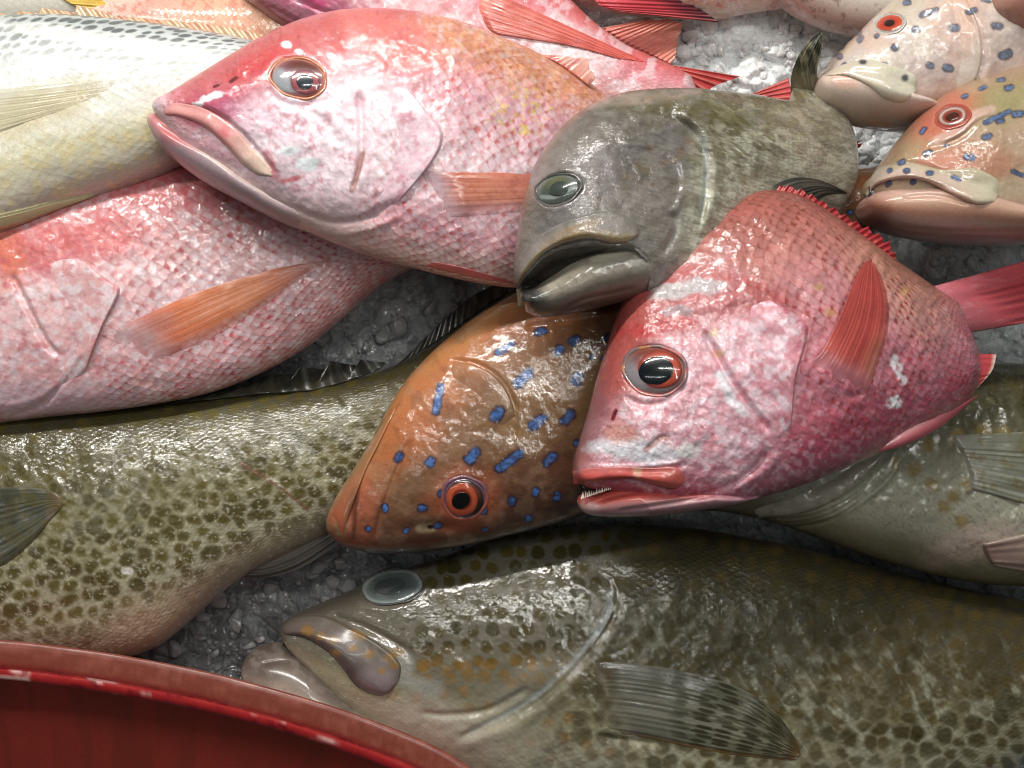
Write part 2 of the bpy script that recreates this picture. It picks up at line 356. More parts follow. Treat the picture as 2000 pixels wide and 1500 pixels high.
                _, poly, dep, soft = d; ins = inpoly(x, y, poly); dd, _, _ = polyd(x, y, list(poly) + [poly[0]], 40)
                sd = np.where(ins, dd, -dd); dz -= dep * ss(-soft * .2, soft, sd)
        return dz
    def patch(s, name, A, B, th, paint, mat, res=2.6, zf=None, blur=2, under=.0015, nn=None, uvs=14., parent=None, label=None, splat=True, ridge=None, wave=None, fray=None):
        """thin solid lying on the body (or free at height zf): curve A (s=0) to curve B (s=1), thickness th(s,t)"""
        la = np.hypot(*np.diff(curve(A, 40), axis=0).T).sum(); lb = np.hypot(*np.diff(curve(B, 40), axis=0).T).sum()
        nt = int(np.clip(max(la, lb) / res, 10, 420)); ca = curve(A, nt + 1); cb = curve(B, nt + 1)
        ws = np.hypot(*(ca - cb).T).max(); ns = int(np.clip(ws / res, 8, 300)) if nn is None else nn
        a = np.linspace(0, 1, ns + 1); sv = .5 * a + .5 * (.5 - .5 * np.cos(np.pi * a))
        Sg, Tg = np.meshgrid(sv, np.linspace(0, 1, nt + 1), indexing='ij')
        if fray is not None: Se = Sg * (1 - fray(Tg))
        else: Se = Sg
        x = ca[None, :, 0] * (1 - Se) + cb[None, :, 0] * Se; y = ca[None, :, 1] * (1 - Se) + cb[None, :, 1] * Se
        x = x.ravel(); y = y.ravel(); S = Sg.ravel(); T = Tg.ravel()
        z = zf(x, y) if zf else s.z_at(x, y, blur)
        t = th(S, T)
        if wave is not None: z = z + wave(S, T)
        top = z + t
        if ridge is not None: top = top + ridge(S, T)
        Vt = unproj(x, y, top); Vb = unproj(x, y, z - under - 0 * t)
        n1 = (ns + 1) * (nt + 1); V = np.vstack([Vt, Vb])
        i = np.arange(ns)[:, None] * (nt + 1); j = np.arange(nt)[None]
        q = np.stack([i + j, i + j + 1, i + nt + 1 + j + 1, i + nt + 1 + j], -1).reshape(-1, 4)
        qb = q[:, ::-1] + n1
        e = []
        b = list(range(nt + 1)) + [(k + 1) * (nt + 1) + nt for k in range(ns)] + [ns * (nt + 1) + nt - 1 - k for k in range(nt)] + [(ns - 1 - k) * (nt + 1) for k in range(ns)]
        b = np.array(b)[:-1] if b[-1] == b[0] else np.array(b); b2 = np.roll(b, -1)
        e = np.stack([b, b + n1, b2 + n1, b2], -1)
        # make the top face the camera
        p0, p1, p2 = Vt[q[len(q) // 2, 0]], Vt[q[len(q) // 2, 1]], Vt[q[len(q) // 2, 2]]
        if np.cross(p1 - p0, p2 - p0)[2] < 0: q, qb, e = q[:, ::-1], qb[:, ::-1], e[:, ::-1]
        Q = np.vstack([q, qb, e])
        ctx = Ctx(np.r_[x, x], np.r_[y, y], np.r_[S, S], np.r_[T, T])
        uvc = np.c_[ctx.x / uvs, ctx.y / uvs]
        return s.finish(name, V, Q, ctx, paint, uvc, mat, (), parent, label, splat)
    def dome(s, name, cx, cy, rx, ry, rot, h, lift, paint, mat, ref=None, on=None, parent=None, p=.5, edge=-.002, label=None, tilt=None):
        nr, na = 26, 72; r = np.linspace(0, 1, nr + 1)[1:]; a = np.linspace(0, 2 * np.pi, na, endpoint=False)
        R, A = np.meshgrid(r, a, indexing='ij'); c, k = math.cos(math.radians(rot)), math.sin(math.radians(rot))
        wb = 1 + (.14 * (fbm(1.6 * np.cos(A) + cx, 1.6 * np.sin(A) + cy, 7, 3) - .5) if on is not None else .06 * (fbm(1.5 * np.cos(A) + cx, 1.5 * np.sin(A) + cy, 7, 2) - .5))
        ex, ey = R * np.cos(A) * rx * wb, R * np.sin(A) * ry * wb
        x = np.r_[cx, (cx + ex * c - ey * k).ravel()]; y = np.r_[cy, (cy + ex * k + ey * c).ravel()]; RR = np.r_[0, R.ravel()]
        if tilt is None:
            aa = np.linspace(0, 2 * np.pi, 40, endpoint=False); X = cx + (np.cos(aa) * rx * c - np.sin(aa) * ry * k) * 1.18; Y = cy + (np.cos(aa) * rx * k + np.sin(aa) * ry * c) * 1.18
            gx_ = ((X + 700) / s.c).astype(int); gy_ = ((Y + 500) / s.c).astype(int); ok = s.hz[gy_, gx_] > -5; Z = s.z_at(X, Y, 2)
            if ok.sum() < 12: ok[:] = True
            M = np.c_[np.ones(ok.sum()), X[ok] - cx, Y[ok] - cy]; sol = np.linalg.lstsq(M, Z[ok], rcond=None)[0]
            g1 = np.clip(sol[1:], -.0006, .0006); tilt = (sol[0], g1[0], g1[1], cx, cy)
        z0, gx, gy, ox, oy = tilt
        z = z0 + gx * (x - ox) + gy * (y - oy) + lift + h * (1 - RR ** 2) ** p
        if on is not None:
            bx, by, brx, bry, brot, bh, bl = on; c2, k2 = math.cos(math.radians(brot)), math.sin(math.radians(brot))
            r2 = (((x - bx) * c2 + (y - by) * k2) / brx) ** 2 + ((-(x - bx) * k2 + (y - by) * c2) / bry) ** 2
            z = z + bl + bh * np.clip(1 - r2, 0, 1) ** .5
        z = np.where(RR > .999, z + edge, z)
        V = unproj(x, y, z)
        q = []
        for i in range(nr - 1):
            for j in range(na):
                q.append((1 + i * na + j, 1 + i * na + (j + 1) % na, 1 + (i + 1) * na + (j + 1) % na, 1 + (i + 1) * na + j))
        q = np.array(q)[:, ::-1]
        ng = [[0, 1 + (j + 1) % na, 1 + j][::-1] for j in range(na)]
        ng.append([1 + (nr - 1) * na + j for j in range(na)])
        p0, p1, p2 = V[q[5, 0]], V[q[5, 1]], V[q[5, 2]]
        if np.cross(p1 - p0, p2 - p0)[2] < 0: q = q[:, ::-1]; ng = [g[::-1] for g in ng]
        ctx = Ctx(x, y, RR, RR)
        o = s.finish(name, V, q, ctx, paint, np.c_[x, y] / 14, mat, ng, parent, label, splat=False)
        return o, tilt
    def eye(s, cx, cy, rx, ry, rot, white, iris, pup, ring=None, h=.006, irisc=None, extra=None, lid=None):
        """eyeball with iris and pupil as sub-parts; iris=(dx,dy,rx,ry,colours) pup=(dx,dy,rx,ry,colour)"""
        base, tilt = s.dome('eye', cx, cy, rx, ry, rot, h * .72, -.0012, white, M_EYE, p=.5)
        if lid: s.ringp(base, cx, cy, rx * 1.02, ry * 1.02, rot, lid[0], lid[1], tilt)
        on = (cx, cy, rx, ry, rot, h * .72, -.0012)
        if iris:
            s.dome('iris', cx + iris[0], cy + iris[1], iris[2], iris[3], rot, .0006, .0001, iris[4], M_EYE, parent=base, tilt=tilt, edge=-.0015, on=on)
        if pup:
            s.dome('pupil', cx + pup[0], cy + pup[1], pup[2], pup[3], pup[5] if len(pup) > 5 else rot, .0005, .0007, pup[4], M_EYE, parent=base, tilt=tilt, edge=-.0015, on=on)
        return base
    def ringp(s, parent, cx, cy, rx, ry, rot, wpx, paint, tilt):
        na, nb = 90, 12; a = np.linspace(0, 2 * np.pi, na, endpoint=False); b = np.linspace(0, 2 * np.pi, nb, endpoint=False)
        A, B = np.meshgrid(a, b, indexing='ij'); k = 1 + (wpx / rx) * np.cos(B); c, q_ = math.cos(math.radians(rot)), math.sin(math.radians(rot))
        wob = 1 + .03 * np.sin(3 * A + cx) + .02 * np.sin(7 * A)
        ex = np.cos(A) * rx * k * wob; ey = np.sin(A) * ry * (1 + (wpx / ry) * np.cos(B)) * wob
        x = (cx + ex * c - ey * q_).ravel(); y = (cy + ex * q_ + ey * c).ravel(); z0, gx, gy, ox, oy = tilt
        zb = z0 + gx * (x - ox) + gy * (y - oy); xs = cx + (x - cx) * 1.12; ys = cy + (y - cy) * 1.12
        z = -.0012 + .5 * zb + .5 * np.clip(s.z_at(xs, ys, 2), zb - .004, zb + .004) + (np.sin(B) * wpx * .00042).ravel() + .0006
        V = unproj(x, y, z); i = np.arange(na)[:, None]; j = np.arange(nb)[None]; i2 = (i + 1) % na; j2 = (j + 1) % nb
        q = np.stack([i * nb + j, i * nb + j2, i2 * nb + j2, i2 * nb + j], -1).reshape(-1, 4)
        m = np.argmax(V[q[:, 0], 2] - 0)
        nrm = np.cross(V[q[:, 1]] - V[q[:, 0]], V[q[:, 2]] - V[q[:, 0]]); sel = np.tile(np.sin(b) > .8, na)
        if nrm[sel][:, 2].mean() < 0: q = q[:, ::-1]
        return s.finish('eyelid', V, q, Ctx(x, y, A.ravel(), B.ravel()), paint, np.c_[x, y] / 14, M_EYE, (), parent, None, splat=False)
def flat(c, var=.15, m=(0, 0, .6), sc=25, seed=2):
    c = C(c) if isinstance(c, str) else c
    def f(k):
        n = k.n(sc, seed)[:, None]
        return (c[None] * (1 + (n - .5) * 2 * var), np.tile(m, (len(k.x), 1)))
    return f
sup = lambda T, a=3, b=3, lo=-.0008: (lambda S, t: lo + (T - lo) * np.clip(1 - np.abs(2 * S - 1) ** a, 0, 1) ** .6 * np.clip(1 - np.abs(2 * t - 1) ** b, 0, 1) ** .6)
lipsh = lambda T: (lambda S, t: -.0008 + (T + .0008) * (.35 * ss(0, .12, S) + .65 * ss(.1, .8, S)) * np.sqrt(np.clip(1 - (np.clip(S - .72, 0, 1) / .28) ** 2, 0, 1)) * np.clip(1 - np.abs(2 * t - 1) ** 4, 0, 1) ** .6)
gill = lambda T: (lambda S, t: -.003 + (T + .003) * ss(.0, .9, S) * np.sqrt(np.clip((1 - S) / .05, 0, 1)) * np.clip(1 - np.abs(2 * t - 1) ** 5, 0, 1) ** .7)
RC = lambda a: np.clip(2.2 * (2 * vn(a / 4.2, a * 0 + .3, 5) - 1), -1, 1) * (.6 + .4 * vn(a / 19., a * 0, 8))
rays = lambda n, amp=.0006, sd=0: (lambda S, t: amp * .6 * RC(2 * np.pi * n * (t + .004 * np.sin(9 * S + sd)) * 1.2) * ss(0, .15, S))
finth = lambda T=.0012: (lambda S, t: -.0006 + (T + .0006) * ss(0, .08, S) * (1 - .6 * S) * np.clip(1 - np.abs(2 * t - 1) ** 12, 0, 1))
def mk(k, sc=0., bump=0., mic=.6):
    o = np.zeros((len(k.x), 3)); o[:, 0] = sc; o[:, 1] = bump; o[:, 2] = mic; return o
# ------------------------------------------------------------------ setting: bed sheet and crushed ice
def sheet():
    V = np.array([(-1.3, -1, -.05), (1.3, -1, -.05), (1.3, 1.2, -.05), (-1.3, 1.2, -.05)], float)
    m = plain('meltwater_grey_liner', (.25, .28, .29), .25, .6, .003, 60)
    o = bpy.data.objects.new('ice_bed', mkmesh('ice_bed', V, np.array([[0, 1, 2, 3]]), mat=m))
    o.matrix_world = BED; SC.collection.objects.link(o); o['kind'] = 'structure'; return o
sheet()
def ice_material():
    m = bpy.data.materials.new('melting_ice'); m.use_nodes = True; b = m.node_tree.nodes['Principled BSDF']; nt = m.node_tree; L = nt.links
    col = nt.nodes.new('ShaderNodeAttribute'); col.attribute_name = 'Col'; L.new(col.outputs['Color'], b.inputs['Base Color']); L.new(col.outputs['Alpha'], b.inputs['Transmission Weight'])
    b.inputs['IOR'].default_value = 1.31; b.inputs['Roughness'].default_value = .16; b.inputs['Coat Weight'].default_value = 1; b.inputs['Coat Roughness'].default_value = .03
    b.inputs['Subsurface Weight'].default_value = .35; b.inputs['Subsurface Radius'].default_value = (1, 1, 1); b.inputs['Subsurface Scale'].default_value = .005
    tc = nt.nodes.new('ShaderNodeTexCoord'); n = nt.nodes.new('ShaderNodeTexNoise'); n.inputs['Scale'].default_value = 150; n.inputs['Detail'].default_value = 2; n.inputs['Distortion'].default_value = 1
    L.new(tc.outputs['Object'], n.inputs['Vector'])
    bu = nt.nodes.new('ShaderNodeBump'); bu.inputs['Distance'].default_value = .0016; L.new(n.outputs['Fac'], bu.inputs['Height']); L.new(bu.outputs[0], b.inputs['Normal']); L.new(bu.outputs[0], b.inputs['Coat Normal'])
    return m
def ice():
    import bmesh
    # packed, half-melted lumps: one height field of overlapping rounded cells
    W_, H_ = 1150, 900; gx = np.linspace(-200, 2200, W_); gy = np.linspace(-220, 1680, H_); X, Y = np.meshgrid(gx, gy, indexing='ij'); x, y = X.ravel(), Y.ravel()
    wx = (fbm(x / 30, y / 30, 61) - .5) * 26; wy = (fbm(x / 30, y / 30, 62) - .5) * 26
    z = np.full(x.shape, -.012) + .016 * (fbm(x / 110, y / 110, 4) - .5); tone = np.zeros(x.shape)
    heap = .034 * np.exp(-(((x - 1480) / 210) ** 2 + ((y - 90) / 110) ** 2)) + .022 * np.exp(-(((x - 1900) / 160) ** 2 + ((y - 600) / 130) ** 2)) + .014 * np.exp(-(((x - 760) / 200) ** 2 + ((y - 620) / 110) ** 2)); z = z + heap
    for sc_, amp, sd in ((60, .016, 1), (32, .010, 2), (14, .003, 3)):
        d, r = cellf((x + wx) / sc_, (y + wy * 1) / sc_, .95, sd); dome = np.clip(1 - (d / .75) ** 2, 0, 1)
        z += amp * (dome ** .7 * (.4 + .6 * r) - .4); tone += (r - .5) * (sc_ / 60) * .8 + (dome - .5) * .25
    frost_and_light = np.clip(ss(380, 220, y) + .55 * ss(1650, 1800, x) * ss(900, 740, y) + .34 * np.exp(-(((x - 740) / 160) ** 2 + ((y - 620) / 100) ** 2)), 0, 1)  # frosty versus clear ice, with bright top and dim gaps painted into the tone
    k = .5 + .5 * np.tanh(tone * 1.3); g = (.15 + .26 * k) * (1 - frost_and_light) + (.84 + .12 * k) * frost_and_light
    col = np.stack([g * .96, g * 1.0, g * 1.01, (1 - frost_and_light) * .2], -1)
    V = unproj(x, y, z); i = np.arange(W_ - 1)[:, None] * H_; j = np.arange(H_ - 1)[None]
    q = np.stack([i + j, i + j + 1, i + H_ + j + 1, i + H_ + j], -1).reshape(-1, 4)
    p0, p1, p2 = V[q[0, 0]], V[q[0, 1]], V[q[0, 2]]
    if np.cross(p1 - p0, p2 - p0)[2] < 0: q = q[:, ::-1]
    # loose clear shards lying on the lumps
    bm = bmesh.new(); bmesh.ops.create_icosphere(bm, subdivisions=2, radius=1)
    bv = np.array([v.co[:] for v in bm.verts]); bf = [[v.index for v in f.verts] for f in bm.faces]; bm.free()
    rng = np.random.RandomState(3); VV = [V]; CC = [col]; NG = []; b0 = len(V)
    zones = [((1330, 20, 1690, 260), 330), ((1180, 20, 1340, 110), 50), ((1640, 230, 1800, 440), 60), ((560, 500, 1060, 780), 190), ((640, 1040, 1100, 1140), 50), ((260, 1040, 760, 1380), 260), ((1700, 440, 2060, 740), 170), ((1940, 1420, 2060, 1540), 20)]
    for (x0, y0, x1, y1), n in zones:
        for _ in range(n):
            px, py = rng.uniform(x0 - 20, x1 + 20), rng.uniform(y0 - 20, y1 + 20); r = rng.uniform(.006, .012) if rng.rand() < .2 else rng.uniform(.0018, .0055)
            ix = int((px + 200) / 2400 * (W_ - 1)); iy = int((py + 220) / 1900 * (H_ - 1)); zz = z[np.clip(ix, 0, W_ - 1) * H_ + np.clip(iy, 0, H_ - 1)]
            c = unproj(np.array(px), np.array(py), np.array(zz + r * .25)); d = bv.copy()
            for _c in range(7):
                nrm = rng.normal(size=3); nrm /= np.linalg.norm(nrm); h = rng.uniform(.4, .8); d = d - np.outer(np.maximum(d @ nrm - h, 0), nrm)
            Q, _q = np.linalg.qr(rng.normal(size=(3, 3))); P = (d * r * rng.uniform(.5, 1.4, 3)) @ Q; P[:, 2] *= .7; VV.append(P + c)
            fr = np.maximum(ss(380, 220, np.array(py)), .6 * (px > 1680)); gg = .92 * fr + .8 * (1 - fr); CC.append(np.tile([gg, gg, gg, .12 * fr + .6 * (1 - fr)], (len(bv), 1)))  # shards follow the same frost and painted brightness by zone
            NG += [[a + b0 for a in f] for f in bf]; b0 += len(bv)
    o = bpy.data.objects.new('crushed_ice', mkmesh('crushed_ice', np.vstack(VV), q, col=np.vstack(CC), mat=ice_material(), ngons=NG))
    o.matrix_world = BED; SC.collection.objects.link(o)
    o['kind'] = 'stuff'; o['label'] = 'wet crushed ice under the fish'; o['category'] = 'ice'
ice()

# ------------------------------------------------------------------ worn red plastic tub at the near corner
def tub():
    o = bpy.data.objects.new('plastic_tub', None); SC.collection.objects.link(o)
    o['label'] = 'worn red plastic tub with scraped rim in the near left corner'; o['category'] = 'tub'
    org = unproj(np.array(200.), np.array(1450.), np.array(0.)); o.matrix_world = BED @ Matrix.Translation(org)
    zr = .165
    E = curve([(-420, 1262), (-200, 1248), (0, 1253), (200, 1277), (380, 1310), (520, 1345), (640, 1380), (740, 1415), (830, 1452), (900, 1490), (960, 1540), (1010, 1610), (1030, 1700)], 400)
    P = unproj(E[:, 0], E[:, 1], np.full(len(E), zr))
    tg = np.gradient(P, axis=0); nrm = np.c_[tg[:, 1], -tg[:, 0]]; nrm /= np.linalg.norm(nrm, axis=1)[:, None]    # points away from the fish
    if nrm[100][1] > 0: nrm = -nrm
    def build(name, prof, colf, rough, coat, parent=None):
        prof = np.array(prof); m = len(prof)
        w = 1 + .05 * (fbm(np.arange(len(E)) / 40., np.zeros(len(E)), 3) - .5)
        V = np.zeros((len(E), m, 3)); V[..., :2] = P[:, None, :2] + nrm[:, None, :] * (prof[None, :, 0:1] * w[:, None, None]); V[..., 2] = zr + prof[None, :, 1] + .0012 * (fbm(np.arange(len(E))[:, None] / 9. + 0 * prof[None, :, 0], prof[None, :, 0] * 200 + 0 * E[:, :1], 6) - .5)
        n, mm = len(E), m; i = np.arange(n - 1)[:, None] * mm; j = np.arange(mm)[None]; j2 = (j + 1) % mm
        q = np.stack([i + j, i + j2, i + mm + j2, i + mm + j], -1).reshape(-1, 4)
        V = V.reshape(-1, 3)
        nr = np.cross(V[q[:, 1]] - V[q[:, 0]], V[q[:, 2]] - V[q[:, 0]]); t = V[q].mean(1)[:, 2] > zr + prof[:, 1].max() - .003
        if nr[t][:, 2].mean() < 0: q = q[:, ::-1]
        x, y = proj(V); ix = np.repeat(np.arange(n), mm); a = np.tile(np.arange(mm) / (mm - 1), n)
        col = colf(x, y, ix, np.tile(prof[:, 0], n), np.tile(prof[:, 1], n))
        mat = skin(name + '_red_plastic', rough, coat, .25, 0, .00008, 300, .0)
        me = mkmesh(name, V, q, col, col * .7, np.tile([0, 0, .5], (len(V), 1)), np.c_[x, y] / 14, mat, (), org)
        ob = bpy.data.objects.new(name, me); SC.collection.objects.link(ob); ob.parent = parent or o; return ob
    def crim(x, y, ix, pa, pb):
        n = fbm(x / 60, y / 7, 4); c = grad(pa, [(0, C('7c4034')), (.018, C('863f32')), (.021, C('a03430')), (.024, C('a8282a')), (.034, C('8c1c20'))])
        c = mix(c, C('f2c6c0'), ss(.60, .70, fbm(ix / 22. + 0 * pa, pa * 420, 9)) * ss(.020, .023, pa) * .8)
        c = mix(c, C('701016'), ss(.62, .7, fbm(ix / 9. + 0 * pa, pa * 500, 19)) * ss(.019, .023, pa) * .8)
        c = mix(c, C('b06a5a'), ss(.45, .75, n) * (1 - ss(.016, .02, pa)) * .35); return c
    # rounded lip cross-section (offset away from the fish, height)
    pr = [(0.001, -.006), (-.0008, -.002), (0, 0), (.004, .0006), (.010, .0006), (.016, .0000), (.0205, -.0008), (.022, -.0022), (.0235, -.0016), (.0265, -.0018), (.030, -.0030), (.0325, -.005), (.0338, -.009), (.0335, -.014), (.030, -.017), (.01, -.012)]
    build('rim', pr, crim, .42, .35)
    def cw(x, y, ix, pa, pb):
        n = fbm(x / 40, y / 40, 14); c = mix(np.tile(C('a83e32'), (len(x), 1)), C('943c2e'), ss(.4, .65, n)); c = mix(c, C('a0443a'), ss(.66, .8, fbm(x / 12, y / 12, 24)) * .35); return c
    pw = [(.026, -.014), (.029, -.018), (.034, -.04), (.045, -.075), (.07, -.105), (.13, -.13), (.2, -.145), (.3, -.15), (.3, -.153), (.2, -.149), (.12, -.136), (.06, -.11), (.036, -.078), (.024, -.042), (.02, -.018)]
    pts = np.array(pw); build('side_wall', pts, cw, .5, .12)
tub()
PK, HOT, DK = C('e0929c'), C('cf3f3c'), C('a83038')
# ================================================================== A: big pink snapper, top left of centre
def pinkbase(k, pale='e0c4cc', mid='d49aa6', dark='c8606a', top='cc8272'):
    c = grad(k.t, [(0, C(top)), (.13, C(top)), (.3, C(mid)), (.6, C(pale)), (.85, C(mid)), (1, C('e6c9bd'))])
    n = k.n(10, 3, 5); c = mix(c, C('e6dee4'), ss(.42, .66, n) * .35)
    c = mix(c, C(dark), ss(.56, .70, k.n(14, 8, 5)) * .2)
    return c
def fish_A():
    f = Fish('red_snapper', 'large pink snapper with closed mouth and cloudy eye, lying over the silver fish', 'fish', 'pink snappers', (700, 300), .17)
    f.zp = lambda x, y: .168 - .05 * ss(850, 1400, x) - .0 * y
    U = [(308, 214), (322, 200), (345, 187), (400, 153), (455, 119), (500, 92), (545, 68), (600, 45), (660, 30), (720, 24), (790, 26), (860, 38), (930, 58), (1000, 86), (1060, 112), (1110, 138), (1160, 172), (1210, 215), (1280, 285), (1345, 330)]
    L = [(306, 218), (318, 240), (345, 280), (385, 320), (440, 362), (500, 398), (570, 438), (640, 470), (720, 500), (800, 522), (880, 542), (950, 556), (1010, 562), (1080, 555), (1160, 530), (1240, 485), (1300, 440), (1345, 405)]
    def paint(k):
        c = pinkbase(k)
        body = ss(.45, .55, k.s)
        c = mix(c, C('e2a060'), ss(.3, .6, k.n(10, 12, 4)) * ss(.34, .1, k.t) * body * .45)
        for (x, y, r) in ((1000, 215, 60), (1050, 205, 50), (1030, 240, 45)): c = mix(c, C('d8bc5a'), k.blob(x, y, r * .8, warp=.8, sc=16) * ss(.54, .64, k.n(7, 77, 3)) * .6)
        # forehead and snout: bare red skin
        fh = k.blob(600, 60, 270, 85, -24, .25, .15)
        fh = np.maximum(fh, k.blob(455, 150, 150, 55, -33, .3, .15)); fh = np.maximum(fh, k.blob(720, 90, 110, 70, 10, .4))
        c = mix(c, C('bc5456'), fh * .85)
        c = mix(c, C('c23a3c'), k.blob(515, 125, 70, 22, -28, .5, .5) * .8); c = mix(c, C('c92f28'), k.blob(655, 115, 22, 40, 20, .6, .7) * .85)
        c = mix(c, C('d9756d'), k.blob(760, 80, 90, 50, 25, .5, .5) * .7)
        c = mix(c, C('c04a6a'), k.blob(430, 210, 100, 35, -10, .5, .3) * .65); c = mix(c, C('c05a86'), k.blob(500, 235, 90, 26, 20, .5, .4) * .6)
        ck = k.blob(590, 290, 130, 90, 30, .4, .3); c = mix(c, C('ecd8e2'), ck * .75); c = mix(c, C('eedbe4'), k.blob(690, 260, 90, 150, 0, .4, .3) * .6)
        c = mix(c, C('c05a74'), ss(.56, .70, k.n(16, 41, 5)) * np.maximum(ck, .4 * (1 - body)) * .55)
        c = mix(c, C('8e2028'), ss(.70, .76, k.n(9, 51, 3)) * (1 - body) * .3)
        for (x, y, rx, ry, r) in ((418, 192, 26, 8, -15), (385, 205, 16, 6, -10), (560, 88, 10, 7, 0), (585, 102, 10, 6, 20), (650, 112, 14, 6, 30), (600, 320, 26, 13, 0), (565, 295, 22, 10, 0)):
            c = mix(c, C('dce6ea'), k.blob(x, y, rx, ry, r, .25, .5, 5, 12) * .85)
        c = mix(c, C('b83a44'), k.blob(570, 350, 22, 6, -15, .4, .4, 5, 12) * .8); c = mix(c, C('b02a38'), k.line([(520, 300), (540, 345)], 9, .6, .4) * .6)
        c = mix(c, C('5a1a22'), k.line([(420, 171), (428, 168)], 3, .5) * .9 + k.line([(452, 160), (462, 153)], 4, .5) * .9)
        # chin: grey lilac
        ch = k.line([(300, 240), (360, 318), (450, 368), (560, 410), (700, 430)], 38, .6); c = mix(c, C('b8a2a6'), ch * .8)
        c = mix(c, C('e7bdb4'), ss(.86, 1, k.t) * .5)
        c = mix(c, C('9a6a5c'), k.line([(708, 300), (700, 330), (688, 372)], 6, .4, .2) * .85)
        hd = 1 - ss(690, 830, k.x + (k.y - 250) * .3 - 40 * (k.t < .35)); sc = .9 * (1 - hd) + .1
        return c, mk(k, sc * (.65 + .5 * k.n(60, 33, 2)), .25 + .75 * (1 - hd), .75 + .6 * ss(.55, .45, k.s)), mix(np.tile(C('b5423e'), (len(k.x), 1)), C('b06a34'), ss(.35, .15, k.t))
    disp = [('g', [(330, 208), (400, 214), (450, 240), (500, 290), (545, 345)], 5, .0035), ('step', [(545, 350), (480, 270), (420, 220), (350, 202)], 5, .0022, 40),
            ('g', [(700, 175), (706, 240), (705, 300), (690, 375)], 6, .0035), ('step', [(690, 380), (706, 300), (702, 180)], 5, .002, 50),
            ('g', [(560, 400), (640, 432), (720, 425), (770, 390)], 8, .003), ('r', [(600, 455), (700, 455), (790, 420)], 8, .002),
            ('socket', 583, 152, 54, 38, 10, .006), ('g', [(520, 165), (545, 195), (590, 206), (640, 190)], 8, .002), ('b', 450, 190, 80, 25, -30, .004),
            ('g', [(590, 210), (640, 240), (660, 290)], 10, .002), ('n', 22, .0012, 4), ('n', 60, .002, 9), ('r', [(640, 215), (720, 170), (800, 160), (850, 130)], 14, .0015), ('step', [(420, 172), (470, 165), (520, 170)], 8, .001, 30)]
    H = [(0, .022), (.06, .032), (.2, .050), (.35, .058), (.55, .056), (.8, .04), (1, .018)]
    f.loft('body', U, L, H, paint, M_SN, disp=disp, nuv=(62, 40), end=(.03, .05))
    hd = lambda c0, seed=5: (lambda k: (mix(mix(np.tile(C(c0), (len(k.x), 1)), C('e2d8de'), ss(.42, .64, k.n(12, seed, 5)) * .5), C('b85870'), ss(.56, .7, k.n(14, seed + 2, 5)) * .5), mk(k, .25, .3, 1.2)))
    f.patch('gill_cover', [(715, 165), (722, 230), (722, 300), (712, 360), (690, 420)], [(790, 160), (832, 215), (866, 262), (845, 318), (770, 405)], gill(.0042), hd('dcb6c2'), M_SN, uvs=15)
    # jaws and lips
    def jaw(k):
        c = grad(k.t, [(0, C('c87474')), (.16, C('d0888a')), (.3, C('cfc0b4')), (.42, C('c9bdb2')), (.52, C('a48e94')), (1, C('a88c92'))])
        c = mix(c, C('c25a5c'), k.blob(335, 245, 60, 30, 30, .5, .2) * .8); c = mix(c, C('b58a92'), ss(.5, .65, k.n(20, 9)) * .4)
        return c, mk(k, 0, 0, .35)
    f.loft('lower_jaw', [(297, 240), (300, 230), (312, 226), (350, 236), (400, 262), (440, 290), (480, 325), (530, 362), (590, 395), (660, 420)],
           [(297, 240), (303, 262), (325, 296), (360, 328), (410, 362), (470, 394), (540, 430), (600, 452), (650, 452), (700, 440)], [(0, .020), (.15, .030), (.5, .040), (.8, .034), (1, .010)], jaw, M_LIP,
           zp=lambda x, y: .163 + 0 * x, disp=[('g', [(302, 238), (350, 270), (410, 300), (470, 345), (520, 375)], 5, .003), ('step', [(302, 238), (350, 270), (410, 300), (470, 345), (520, 375)], 5, .002, 60)], end=(.10, .2))
    def lip(k):
        c = grad(k.s, [(0, C('d08a88')), (.5, C('cf8f8c')), (1, C('b56a68'))]); c = mix(c, C('cdb9a4'), ss(.45, .9, k.t) * .8); c = mix(c, C('c86068'), k.blob(442, 258, 16, 13, 0, .5) * .8); return c, mk(k, 0, 0, .35)
    f.patch('upper_lip', [(316, 203), (350, 199), (400, 212), (450, 243), (495, 290), (530, 330), (535, 342)], [(318, 226), (350, 228), (395, 246), (435, 280), (470, 318), (500, 340), (532, 346)], lipsh(.0032), lip, M_LIP, blur=4)
    # eye
    def white(k):
        c = grad(k.s, [(0, C('7a3f4a')), (.6, C('6f4450')), (.86, C('8a5a5c')), (.95, C('c08070')), (1, C('c9793e'))]); c = mix(c, C('98a0a6'), k.blob(548, 160, 17, 30, -25, .4, .35, 1, 14) * .85); c = mix(c, C('5a2c1c'), k.blob(590, 128, 34, 13, 10, .5) * .8); return c, mk(k, 0, 0, .8)
    def iris(k): c = grad(k.s, [(0, C('5d3340')), (.7, C('9a4a4c')), (1, C('6a4450'))]); return c, mk(k, 0, 0, .6)
    f.eye(583, 152, 54, 38, 10, white, (14, 8, 30, 25, iris), (12, 8, 17, 15, flat('2c333c', .2)), h=.0075, lid=(4, flat('b06a48', .35)))
    def pf(k):
        c = grad(k.s, [(0, C('a84a3c')), (.3, C('bd6a4e')), (1, C('bf7064'))]); c = mix(c, C('d89a80'), ss(.2, .9, RC(k.t * 150)) * .35); c = mix(c, C('9c4238'), ss(.5, .7, k.n(8, 4)) * .3); c = mix(c, C('6c2c3c'), k.blob(845, 385, 24, 44, 10, .6, .2) * .6)
        c = mix(c, C('d49aa0'), ss(.55, .95, k.t) * .6); return c, mk(k, 0, 0, .4)
